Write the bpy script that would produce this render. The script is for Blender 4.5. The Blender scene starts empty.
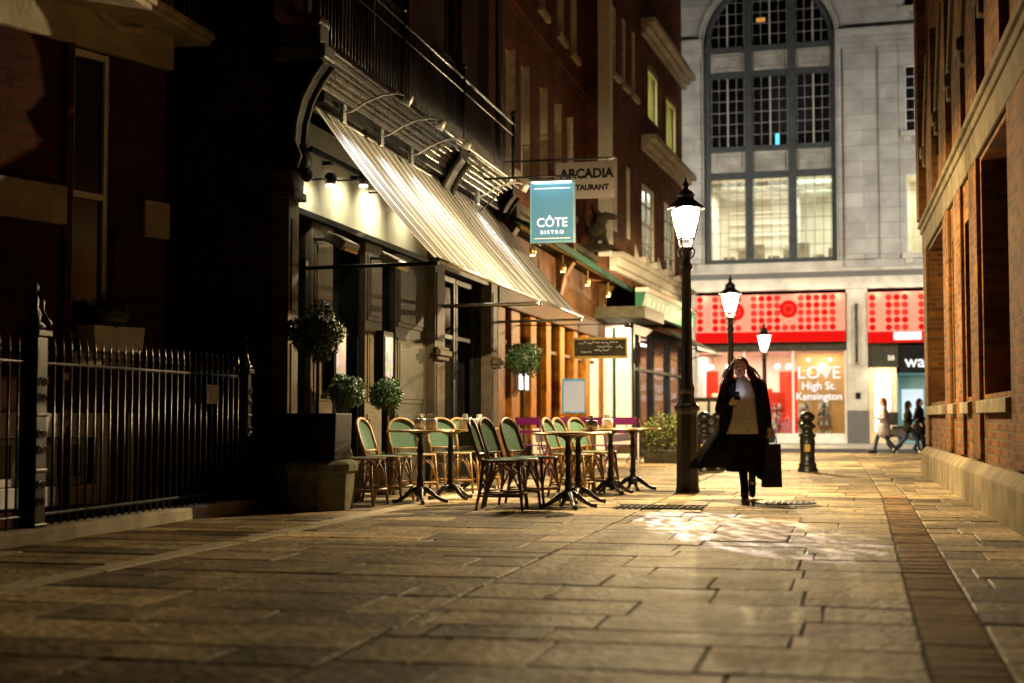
import bpy, bmesh, math, random
from mathutils import Vector, Matrix
random.seed(7)
S = bpy.context.scene
COL = S.collection
rad = math.radians
PI = math.pi

# ------------------------------------------------------------------ materials
def new_mat(name):
    m = bpy.data.materials.new(name); m.use_nodes = True
    nt = m.node_tree
    b = nt.nodes['Principled BSDF']
    return m, nt, b

def mat(name, col, rough=.6, metal=0., var=.25, scale=8., bump=.0, spec=.5, bscale=None):
    """procedural: two-scale noise colour variation, roughness variation, optional bump"""
    m, nt, b = new_mat(name)
    N, L = nt.nodes, nt.links
    tc = N.new('ShaderNodeTexCoord')
    n1 = N.new('ShaderNodeTexNoise'); n1.inputs['Scale'].default_value = scale; n1.inputs['Detail'].default_value = 6
    L.new(tc.outputs['Object'], n1.inputs['Vector'])
    r = N.new('ShaderNodeValToRGB')
    r.color_ramp.elements[0].position = .3; r.color_ramp.elements[1].position = .72
    c = Vector(col[:3])
    r.color_ramp.elements[0].color = (*(c*(1-var)), 1); r.color_ramp.elements[1].color = (*[min(1, x*(1+var)) for x in c], 1)
    L.new(n1.outputs['Fac'], r.inputs['Fac']); L.new(r.outputs['Color'], b.inputs['Base Color'])
    mr = N.new('ShaderNodeMapRange'); mr.inputs['To Min'].default_value = max(0.03, rough-.12); mr.inputs['To Max'].default_value = min(1, rough+.12)
    L.new(n1.outputs['Fac'], mr.inputs['Value']); L.new(mr.outputs['Result'], b.inputs['Roughness'])
    b.inputs['Metallic'].default_value = metal
    b.inputs['Specular IOR Level'].default_value = spec if rough < .45 else spec*.05
    if bump:
        n2 = N.new('ShaderNodeTexNoise'); n2.inputs['Scale'].default_value = bscale or scale*5; n2.inputs['Detail'].default_value = 8
        L.new(tc.outputs['Object'], n2.inputs['Vector'])
        bp = N.new('ShaderNodeBump'); bp.inputs['Strength'].default_value = bump; bp.inputs['Distance'].default_value = .02
        L.new(n2.outputs['Fac'], bp.inputs['Height']); L.new(bp.outputs['Normal'], b.inputs['Normal'])
    return m

def emit(name, col, strength, sample=True):
    m, nt, b = new_mat(name)
    b.inputs['Base Color'].default_value = (*[min(.25, c*.3) for c in col], 1)
    b.inputs['Emission Color'].default_value = (*col, 1)
    b.inputs['Emission Strength'].default_value = strength
    b.inputs['Roughness'].default_value = .7; b.inputs['Specular IOR Level'].default_value = 0
    if not sample:
        m.cycles.emission_sampling = 'NONE'
    return m

def brick_mat(name, c1, c2, mortar, bw=.225, bh=.075, ms=.008, rough=.85, lo=.55, hi=1.2):
    m, nt, b = new_mat(name)
    N, L = nt.nodes, nt.links
    tc = N.new('ShaderNodeTexCoord'); sp = N.new('ShaderNodeSeparateXYZ'); L.new(tc.outputs['Object'], sp.inputs[0])
    sn = N.new('ShaderNodeSeparateXYZ'); L.new(tc.outputs['Normal'], sn.inputs[0])
    ab = N.new('ShaderNodeMath'); ab.operation = 'ABSOLUTE'; L.new(sn.outputs['X'], ab.inputs[0])
    gt = N.new('ShaderNodeMath'); gt.operation = 'GREATER_THAN'; gt.inputs[1].default_value = .7; L.new(ab.outputs[0], gt.inputs[0])
    mx = N.new('ShaderNodeMix'); L.new(gt.outputs[0], mx.inputs['Factor']); L.new(sp.outputs['X'], mx.inputs[2]); L.new(sp.outputs['Y'], mx.inputs[3])
    cv = N.new('ShaderNodeCombineXYZ'); L.new(mx.outputs[0], cv.inputs['X']); L.new(sp.outputs['Z'], cv.inputs['Y'])
    br = N.new('ShaderNodeTexBrick')
    br.inputs['Scale'].default_value = 1; br.inputs['Brick Width'].default_value = bw; br.inputs['Row Height'].default_value = bh
    br.inputs['Mortar Size'].default_value = ms; br.inputs['Mortar Smooth'].default_value = .2; br.inputs['Bias'].default_value = -.1
    br.inputs['Color1'].default_value = (*c1, 1); br.inputs['Color2'].default_value = (*c2, 1); br.inputs['Mortar'].default_value = (*mortar, 1)
    L.new(cv.outputs[0], br.inputs['Vector'])
    n1 = N.new('ShaderNodeTexNoise'); n1.inputs['Scale'].default_value = 1.3; n1.inputs['Detail'].default_value = 7
    L.new(tc.outputs['Object'], n1.inputs['Vector'])
    mr = N.new('ShaderNodeMapRange'); mr.inputs['From Min'].default_value = .3; mr.inputs['From Max'].default_value = .7
    mr.inputs['To Min'].default_value = lo; mr.inputs['To Max'].default_value = hi; L.new(n1.outputs['Fac'], mr.inputs['Value'])
    mu = N.new('ShaderNodeMix'); mu.data_type = 'RGBA'; mu.blend_type = 'MULTIPLY'; mu.inputs['Factor'].default_value = 1
    L.new(br.outputs['Color'], mu.inputs[6]); L.new(mr.outputs['Result'], mu.inputs[7]); L.new(mu.outputs[2], b.inputs['Base Color'])
    n2 = N.new('ShaderNodeTexNoise'); n2.inputs['Scale'].default_value = 45; L.new(tc.outputs['Object'], n2.inputs['Vector'])
    ad = N.new('ShaderNodeMath'); ad.operation = 'MULTIPLY_ADD'; ad.inputs[1].default_value = -1.0
    L.new(br.outputs['Fac'], ad.inputs[0]); L.new(n2.outputs['Fac'], ad.inputs[2])
    bp = N.new('ShaderNodeBump'); bp.inputs['Strength'].default_value = .6; bp.inputs['Distance'].default_value = .008
    L.new(ad.outputs[0], bp.inputs['Height']); L.new(bp.outputs['Normal'], b.inputs['Normal'])
    b.inputs['Roughness'].default_value = rough; b.inputs['Specular IOR Level'].default_value = .03
    return m

def glass_mat(name, tint=(.9, .95, .95), gl=.10):
    m = bpy.data.materials.new(name); m.use_nodes = True
    nt = m.node_tree; N, L = nt.nodes, nt.links; N.clear()
    o = N.new('ShaderNodeOutputMaterial'); t = N.new('ShaderNodeBsdfTransparent'); t.inputs[0].default_value = (*tint, 1)
    g = N.new('ShaderNodeBsdfGlossy'); g.inputs['Roughness'].default_value = .03
    fr = N.new('ShaderNodeFresnel'); fr.inputs[0].default_value = 1.45
    x = N.new('ShaderNodeMixShader'); L.new(fr.outputs[0], x.inputs[0]); L.new(t.outputs[0], x.inputs[1]); L.new(g.outputs[0], x.inputs[2])
    L.new(x.outputs[0], o.inputs[0])
    return m

def glow_glass(name, col, strength):
    """opal lantern glass: gives off light and lets the lamp inside through"""
    m = bpy.data.materials.new(name); m.use_nodes = True
    nt = m.node_tree; N, L = nt.nodes, nt.links; N.clear()
    o = N.new('ShaderNodeOutputMaterial'); t = N.new('ShaderNodeBsdfTransparent'); t.inputs[0].default_value = (.85, .85, .85, 1)
    e = N.new('ShaderNodeEmission'); e.inputs[0].default_value = (*col, 1); e.inputs[1].default_value = strength
    a = N.new('ShaderNodeAddShader'); L.new(t.outputs[0], a.inputs[0]); L.new(e.outputs[0], a.inputs[1]); L.new(a.outputs[0], o.inputs[0])
    m.cycles.emission_sampling = 'NONE'
    return m

def stripe_mat(name, c1, c2, period, axis=0):
    m, nt, b = new_mat(name)
    N, L = nt.nodes, nt.links
    tc = N.new('ShaderNodeTexCoord'); sp = N.new('ShaderNodeSeparateXYZ'); L.new(tc.outputs['Object'], sp.inputs[0])
    mu = N.new('ShaderNodeMath'); mu.operation = 'MULTIPLY'; mu.inputs[1].default_value = 1/period; L.new(sp.outputs[axis], mu.inputs[0])
    fr = N.new('ShaderNodeMath'); fr.operation = 'FRACT'; L.new(mu.outputs[0], fr.inputs[0])
    r = N.new('ShaderNodeValToRGB'); r.color_ramp.interpolation = 'CONSTANT'
    e = r.color_ramp.elements
    e[0].position = 0; e[0].color = (*c1, 1); e[1].position = .36; e[1].color = (*c2, 1)
    for p, c in ((.56, c1), (.65, c2), (.82, c1), (.88, c2)):
        q = e.new(p); q.color = (*c, 1)
    L.new(fr.outputs[0], r.inputs['Fac'])
    n1 = N.new('ShaderNodeTexNoise'); n1.inputs['Scale'].default_value = 3; L.new(tc.outputs['Object'], n1.inputs['Vector'])
    mr = N.new('ShaderNodeMapRange'); mr.inputs['To Min'].default_value = .7; mr.inputs['To Max'].default_value = 1.2; L.new(n1.outputs['Fac'], mr.inputs['Value'])
    mx = N.new('ShaderNodeMix'); mx.data_type = 'RGBA'; mx.blend_type = 'MULTIPLY'; mx.inputs['Factor'].default_value = 1
    L.new(r.outputs['Color'], mx.inputs[6]); L.new(mr.outputs['Result'], mx.inputs[7]); L.new(mx.outputs[2], b.inputs['Base Color'])
    b.inputs['Roughness'].default_value = .8
    tr = N.new('ShaderNodeBsdfTranslucent'); L.new(mx.outputs[2], tr.inputs[0]); ms = N.new('ShaderNodeMixShader'); ms.inputs[0].default_value = .16
    L.new(b.outputs[0], ms.inputs[1]); L.new(tr.outputs[0], ms.inputs[2]); L.new(ms.outputs[0], N['Material Output'].inputs[0])
    return m

M = {}
M['iron'] = mat('black_iron', (.012, .012, .013), .32, 0, .3, 20, .15)
M['iron_matt'] = mat('matt_iron', (.014, .014, .014), .5, 0, .3, 20, .1)
M['steel'] = mat('steel', (.45, .45, .43), .3, .9, .15, 20)
M['stone'] = mat('portland_stone', (.46, .44, .39), .85, 0, .25, 1.7, .35, bscale=14)
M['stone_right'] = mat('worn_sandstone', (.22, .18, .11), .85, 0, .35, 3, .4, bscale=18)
M['stone_shade'] = mat('shaded_sandstone', (.12, .095, .055), .85, 0, .4, 3, .4, bscale=18)  # darker copy of the sandstone: shade above the plinth put into its colour
M['stone_dim'] = mat('weathered_stone', (.40, .36, .28), .85, 0, .3, 3, .35, bscale=20)
M['stone_far'] = brick_mat('portland_ashlar', (.45, .44, .42), (.37, .36, .34), (.27, .26, .24), bw=1.35, bh=.62, ms=.013, lo=.72, hi=1.1)
M['panel_stone'] = mat('panel_stone', (.34, .33, .30), .8, 0, .35, 1.6, .2)
M['sooty_stone'] = mat('sooty_stone', (.10, .085, .06), .85, 0, .4, 6, .4)
M['granite'] = mat('grey_granite', (.13, .13, .13), .55, 0, .3, 30)
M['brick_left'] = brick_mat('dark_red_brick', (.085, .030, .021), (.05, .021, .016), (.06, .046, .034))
M['brick_mid'] = brick_mat('red_brown_brick', (.19, .062, .03), (.11, .037, .019), (.09, .06, .045))
M['brick_corner'] = brick_mat('orange_red_brick', (.20, .075, .035), (.12, .045, .025), (.12, .09, .06))
M['brick_right'] = brick_mat('orange_brick', (.21, .080, .016), (.075, .025, .009), (.13, .088, .042), bw=.24, bh=.082, ms=.012)
M['render_black'] = mat('black_paint', (.012, .012, .012), .45, 0, .3, 6, .1)
M['paint_dark'] = mat('dark_green_grey_paint', (.010, .010, .008), .55, 0, .25, 5, .15)
M['paint_grey'] = mat('grey_paint', (.05, .048, .036), .55, 0, .3, 7, .15)
M['paint_pale'] = mat('pale_grey_paint', (.085, .07, .05), .55, 0, .25, 6, .15)
M['fascia'] = mat('olive_cream_fascia', (.42, .405, .31), .5, 0, .12, 3, .1)
M['cornice'] = mat('cornice_paint', (.075, .07, .055), .28, 0, .3, 5, .1)
M['lining'] = mat('cream_lining', (.66, .61, .55), .6, 0, .2, 6)
M['bars'] = mat('off_white_bars', (.45, .44, .40), .5, 0, .1, 6)
M['white'] = mat('white_paint', (.74, .73, .68), .5, 0, .12, 6, .08)
M['wood'] = mat('varnished_wood', (.23, .085, .010), .55, 0, .45, 5, .2)
M['wood_dark'] = mat('dark_wood', (.07, .035, .015), .55, 0, .4, 6, .2)
M['wood_brown'] = mat('brown_fascia_wood', (.05, .022, .009), .6, 0, .5, 3, .2)
M['rattan'] = mat('rattan_cane', (.28, .155, .05), .42, 0, .4, 14, .2)
M['rattan_dark'] = mat('rattan_dark_brown', (.10, .042, .016), .42, 0, .4, 14, .2)  # darker brown cane for the front row of chairs
M['weave'] = mat('green_weave', (.09, .155, .11), .55, 0, .35, 60, .4)
M['tabletop'] = mat('brown_tabletop', (.34, .22, .11), .3, 0, .3, 9, .1)
M['lamp_silver'] = mat('silver_paint', (.62, .60, .55), .35, .2, .1, 9)
M['brass'] = mat('brass_rim', (.55, .38, .15), .3, .8, .2, 9)
M['purple'] = mat('purple_enamel', (.13, .008, .10), .35, 0, .2, 9)
M['jar'] = mat('stoneware_jar', (.55, .52, .45), .3, 0, .2, 30)
M['leaf'] = mat('bay_leaf', (.05, .105, .035), .38, 0, .45, 30)
M['leaf_dark'] = mat('box_leaf', (.03, .055, .02), .4, 0, .4, 30)
M['leaf_pale'] = mat('yellow_green_leaf', (.11, .13, .04), .5, 0, .4, 20)
M['bark'] = mat('stem_bark', (.10, .07, .04), .8, 0, .3, 20, .3)
M['planter'] = mat('dark_planter', (.013, .012, .010), .5, 0, .3, 8, .1)
M['pedestal'] = mat('mossy_stone', (.12, .115, .085), .9, 0, .4, 9, .5)
M['window_dark'] = mat('night_window_glass', (.012, .013, .014), .06, 0, .2, 2)
M['frame_grey'] = mat('grey_blue_steel_frame', (.062, .068, .07), .5, 0, .2, 4)
M['glass'] = glass_mat('clear_glass')
M['lantern_glass'] = glow_glass('lit_lantern_glass', (1, .86, .72), 9)
M['awning'] = stripe_mat('striped_canvas', (.42, .42, .40), (.014, .014, .014), .36)
M['awning_green'] = mat('green_canvas', (.009, .038, .026), .7, 0, .3, 6, .2)
M['canvas_dark'] = mat('black_canvas', (.025, .025, .022), .7, 0, .3, 6, .2)
M['letter_white'] = mat('white_lettering', (.8, .8, .78), .5, 0, .03, 6)
M['letter_black'] = mat('black_lettering', (.012, .012, .012), .6, 0, .1, 6)
M['gold'] = mat('gilt_frame', (.42, .28, .06), .4, .4, .25, 12)
M['chalk'] = mat('chalkboard', (.045, .04, .03), .7, 0, .3, 5)
M['skin'] = mat('skin', (.48, .30, .22), .5, 0, .1, 20)
M['hair'] = mat('dark_brown_hair', (.05, .022, .010), .5, 0, .5, 35, .4)
M['hair_black'] = mat('black_hair', (.006, .004, .003), .5, 0, .4, 30)
M['coat_black'] = mat('black_wool', (.010, .010, .011), .9, 0, .3, 25, .3, .2)
M['sweater'] = mat('beige_knit', (.48, .47, .46), .9, 0, .2, 40, .5, .2)
M['scarf'] = mat('pale_lilac_scarf', (.5, .48, .5), .9, 0, .15, 30, .4, .2)
M['shoe_white'] = mat('white_sole', (.6, .58, .52), .6, 0, .1, 20)

# ------------------------------------------------------------------ mesh helper
class MB:
    def __init__(s): s.v = []; s.f = []; s.mi = []; s.sm = []; s.cur = 0
    def add(s, vs, fs, smooth=False):
        o = len(s.v); s.v += [tuple(x) for x in vs]
        for f in fs: s.f.append(tuple(i+o for i in f)); s.mi.append(s.cur); s.sm.append(smooth)
        return s
    def box(s, x0, x1, y0, y1, z0, z1):
        v = [(x, y, z) for z in (z0, z1) for y in (y0, y1) for x in (x0, x1)]
        return s.add(v, [(0, 2, 3, 1), (4, 5, 7, 6), (0, 1, 5, 4), (2, 6, 7, 3), (0, 4, 6, 2), (1, 3, 7, 5)])
    def cbox(s, c, d, rz=0., rx=0., ry=0.):
        R = Matrix.Rotation(rz, 3, 'Z') @ Matrix.Rotation(ry, 3, 'Y') @ Matrix.Rotation(rx, 3, 'X')
        v = [Vector(c) + R @ Vector((sx*d[0]/2, sy*d[1]/2, sz*d[2]/2)) for sz in (-1, 1) for sy in (-1, 1) for sx in (-1, 1)]
        return s.add(v, [(0, 2, 3, 1), (4, 5, 7, 6), (0, 1, 5, 4), (2, 6, 7, 3), (0, 4, 6, 2), (1, 3, 7, 5)])
    def quad(s, a, b, c, d): return s.add([a, b, c, d], [(0, 1, 2, 3)])
    def tube(s, pts, r, n=8, cap=True, closed=False):
        pts = [Vector(p) for p in pts]; k = len(pts)
        rs = r if isinstance(r, (list, tuple)) else [r]*k
        vs = []; up = None
        for i, p in enumerate(pts):
            if closed: t = pts[(i+1) % k]-pts[i-1]
            else: t = pts[min(i+1, k-1)]-pts[max(i-1, 0)]
            t.normalize()
            if up is None: up = Vector((0, 0, 1)) if abs(t.z) < .9 else Vector((1, 0, 0))
            a = t.cross(up); a.normalize(); b = a.cross(t); up = b
            vs += [p + (a*math.cos(2*PI*j/n)+b*math.sin(2*PI*j/n))*rs[i] for j in range(n)]
        fs = []
        for i in range(k if closed else k-1):
            i2 = (i+1) % k
            fs += [(i*n+j, i*n+(j+1) % n, i2*n+(j+1) % n, i2*n+j) for j in range(n)]
        s.add(vs, fs, True)
        if cap and not closed:
            o = len(s.v)-k*n
            s.f += [tuple(o+j for j in range(n))[::-1], tuple(o+(k-1)*n+j for j in range(n))]; s.mi += [s.cur]*2; s.sm += [False]*2
        return s
    def lathe(s, prof, c=(0, 0, 0), n=16, sides=None, smooth=True, rot=0.):
        """prof: list of (r, z)"""
        n = sides or n; vs = []; fs = []
        for r, z in prof:
            vs += [(c[0]+r*math.cos(2*PI*j/n+rot), c[1]+r*math.sin(2*PI*j/n+rot), c[2]+z) for j in range(n)]
        for i in range(len(prof)-1):
            fs += [(i*n+j, i*n+(j+1) % n, (i+1)*n+(j+1) % n, (i+1)*n+j) for j in range(n)]
        s.add(vs, fs, smooth and not sides)
        o = len(s.v)-n*len(prof); k = len(prof)
        s.f += [tuple(o+j for j in range(n))[::-1], tuple(o+(k-1)*n+j for j in range(n))]; s.mi += [s.cur]*2; s.sm += [False]*2
        return s
    def prism(s, poly, a0, a1, axis='y'):
        """poly of 2D points extruded along an axis: axis y -> (x,z); x -> (y,z); z -> (x,y)"""
        def P(p, a): return {'y': (p[0], a, p[1]), 'x': (a, p[0], p[1]), 'z': (p[0], p[1], a)}[axis]
        n = len(poly); vs = [P(p, a0) for p in poly]+[P(p, a1) for p in poly]
        return s.add(vs, [tuple(range(n))[::-1], tuple(range(n, 2*n))]+[(i, (i+1) % n, n+(i+1) % n, n+i) for i in range(n)])
    def sphere(s, c, r, n=12, m=8):
        r = r if isinstance(r, (tuple, list)) else (r, r, r)
        vs = [(c[0], c[1], c[2]-r[2])]; fs = []
        for i in range(1, m):
            a = -PI/2+PI*i/m
            vs += [(c[0]+r[0]*math.cos(a)*math.cos(2*PI*j/n), c[1]+r[1]*math.cos(a)*math.sin(2*PI*j/n), c[2]+r[2]*math.sin(a)) for j in range(n)]
        vs.append((c[0], c[1], c[2]+r[2])); T = len(vs)-1
        for j in range(n):
            fs.append((0, 1+(j+1) % n, 1+j)); fs.append((T, 1+(m-2)*n+j, 1+(m-2)*n+(j+1) % n))
        for i in range(m-2):
            fs += [(1+i*n+j, 1+i*n+(j+1) % n, 1+(i+1)*n+(j+1) % n, 1+(i+1)*n+j) for j in range(n)]
        return s.add(vs, fs, True)
    def cap(s, p0, p1, r0, r1, n=12):
        p0, p1 = Vector(p0), Vector(p1); d = (p1-p0); L = max(d.length, 1e-5); t = d/L
        pts = [p0-t*r0*.98, p0-t*r0*.7, p0-t*r0*.3, p0, p0.lerp(p1, .5), p1, p1+t*r1*.3, p1+t*r1*.7, p1+t*r1*.98]
        q = lambda f: math.sqrt(max(0, 1-f*f))
        return s.tube(pts, [r0*q(.98), r0*q(.7), r0*q(.3), r0, (r0+r1)/2, r1, r1*q(.3), r1*q(.7), r1*q(.98)], n)
    def wall(s, u0, u1, z0, z1, holes=(), depth=.2, y=0.):
        """vertical wall sheet at local y with openings; reveals run back by depth (+y)"""
        us = sorted({u0, u1, *[h for H in holes for h in H[:2]]}); zs = sorted({z0, z1, *[h for H in holes for h in H[2:4]]})
        us = [u for u in us if u0 <= u <= u1]; zs = [z for z in zs if z0 <= z <= z1]
        for a, b in zip(us, us[1:]):
            for c, d in zip(zs, zs[1:]):
                mu, mz = (a+b)/2, (c+d)/2
                if any(H[0] < mu < H[1] and H[2] < mz < H[3] for H in holes): continue
                s.quad((a, y, c), (b, y, c), (b, y, d), (a, y, d))
        for a, b, c, d in [H[:4] for H in holes]:
            y2 = y+depth
            s.quad((a, y, c), (a, y2, c), (a, y2, d), (a, y, d)); s.quad((b, y2, c), (b, y, c), (b, y, d), (b, y2, d))
            s.quad((a, y2, c), (a, y, c), (b, y, c), (b, y2, c)); s.quad((a, y, d), (a, y2, d), (b, y2, d), (b, y, d))
        return s
    def pieces(s):
        n = len(s.v); par = list(range(n))
        def find(a):
            while par[a] != a: par[a] = par[par[a]]; a = par[a]
            return a
        for f in s.f:
            for i in f[1:]: par[find(i)] = find(f[0])
        comp = {}
        for i, f in enumerate(s.f): comp.setdefault(find(f[0]), []).append(i)
        L = []
        for fl in comp.values():
            vs = [s.v[i] for k in fl for i in s.f[k]]
            L.append([[min(p[a] for p in vs)-.006 for a in range(3)], [max(p[a] for p in vs)+.006 for a in range(3)], list(fl)])
        ch = True
        while ch:                                  # mouldings that touch stay one piece
            ch = False
            for i in range(len(L)):
                for j in range(i+1, len(L)):
                    A, B = L[i], L[j]
                    if all(A[0][a] <= B[1][a] and B[0][a] <= A[1][a] for a in range(3)):
                        A[0] = [min(x, y) for x, y in zip(A[0], B[0])]; A[1] = [max(x, y) for x, y in zip(A[1], B[1])]; A[2] += B[2]; L.pop(j); ch = True; break
                if ch: break
        out = []
        for _, _, fl in L:
            q = MB(); ids = {}
            for k in sorted(fl):
                f = []
                for i in s.f[k]:
                    if i not in ids: ids[i] = len(q.v); q.v.append(s.v[i])
                    f.append(ids[i])
                q.f.append(tuple(f)); q.mi.append(s.mi[k]); q.sm.append(s.sm[k])
            out.append(q)
        return out
    SPLIT = {'brick_pier', 'pilaster', 'spandrel_panel', 'pillar', 'pillar_base', 'stone_band', 'timber_post', 'timber_panel', 'ceiling_light', 'ceiling_beams',
             'stall_riser', 'shop_lintel', 'red_display_panel', 'fascia_moulding', 'cornice', 'rail_post', 'bracket', 'spot_bulbs', 'pendant_shade', 'basement_surround', 'lit_portal', 'office_furniture', 'lightbox_edge', 'console_edge', 'window', 'lapels', 'eyes', 'eyebrows', 'window_frame', 'dark_glazing', 'window_glass', 'porch_wall'}
    def build(s, name, material=None, parent=None, bevel=0., loc=None, rot=None):
        if parent and name in MB.SPLIT:
            P = s.pieces()
            if 1 < len(P) <= 60: return [q.build1(name, material, parent, bevel, loc, rot) for q in P][0]
        return s.build1(name, material, parent, bevel, loc, rot)
    def build1(s, name, material=None, parent=None, bevel=0., loc=None, rot=None):
        me = bpy.data.meshes.new(name); me.from_pydata(s.v, [], s.f)
        mats = material if isinstance(material, (list, tuple)) else [material]
        for m_ in mats:
            if m_: me.materials.append(m_)
        for i, p in enumerate(me.polygons): p.material_index = s.mi[i]; p.use_smooth = s.sm[i]
        me.update()
        o = bpy.data.objects.new(name, me); COL.objects.link(o)
        if parent: o.parent = parent
        if loc: o.location = loc
        if rot: o.rotation_euler = rot
        if bevel:
            b = o.modifiers.new('bevel', 'BEVEL'); b.width = bevel; b.segments = 2; b.limit_method = 'ANGLE'
        return o

def tag(o, label=None, cat=None, group=None, kind=None):
    if label: o['label'] = label
    if cat: o['category'] = cat
    if group: o['group'] = group
    if kind: o['kind'] = kind
    return o
def thing(name, label, cat, loc=(0, 0, 0), rz=0., group=None):
    o = bpy.data.objects.new(name, None); COL.objects.link(o); o.empty_display_size = .2
    o.location = loc; o.rotation_euler = (0, 0, rz)
    return tag(o, label, cat, group)
def dup(root, loc, rz=0., label=None, scale=None):
    def rec(o, par):
        c = o.copy(); COL.objects.link(c)
        if par: c.parent = par
        for ch in o.children: rec(ch, c)
        return c
    r = rec(root, None); r.location = loc; r.rotation_euler = (0, 0, rz)
    if scale: r.scale = scale
    if label: r['label'] = label
    return r
def text(name, body, size, m, parent, loc, rot=(PI/2, 0, 0), ext=.004, bold=0., align='CENTER', sx=1., spacing=1.):
    c = bpy.data.curves.new(name, 'FONT'); c.body = body; c.size = size; c.align_x = align; c.align_y = 'CENTER'
    c.extrude = ext; c.offset = bold; c.space_character = spacing; c.resolution_u = 3
    t = bpy.data.objects.new(name, c); COL.objects.link(t)
    me = bpy.data.meshes.new_from_object(t.evaluated_get(bpy.context.evaluated_depsgraph_get()))
    bpy.data.objects.remove(t); bpy.data.curves.remove(c)
    me.materials.clear(); me.materials.append(m)
    o = bpy.data.objects.new(name, me); COL.objects.link(o); o.parent = parent; o.location = loc; o.rotation_euler = rot; o.scale = (sx, 1, 1)
    return o
def lamp(kind, name, loc, energy, col, parent=None, radius=.05, spot=None, aim=None, blend=.5, size=None, size_y=None):
    l = bpy.data.lights.new(name, kind); l.energy = energy; l.color = col
    if kind in ('POINT', 'SPOT'): l.shadow_soft_size = radius
    if kind == 'SPOT': l.spot_size = spot; l.spot_blend = blend
    if kind == 'AREA':
        l.shape = 'RECTANGLE'; l.size = size or 1; l.size_y = size_y or size or 1
    o = bpy.data.objects.new(name, l); COL.objects.link(o); o.location = loc
    if aim is not None:
        o.rotation_euler = (Vector(aim)-Vector(loc)).to_track_quat('-Z', 'Y').to_euler()
    if parent: o.parent = parent
    return o

def zg(y):                      # the lane falls a little towards the cross street
    return 0. if y < 27 else -.15*(min(y, 46)-27)/19

# ------------------------------------------------------------------ setting: ground, lane paving, road
g = MB()
ys = [-300, 27, 46, 400]
for i in range(3):
    g.quad((-400, ys[i], zg(ys[i])-.06), (400, ys[i], zg(ys[i])-.06), (400, ys[i+1], zg(ys[i+1])-.06), (-400, ys[i+1], zg(ys[i+1])-.06))
tag(g.build('ground', mat('dark_soil', (.03, .027, .022), .95, 0, .3, 2)), kind='structure')

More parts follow.
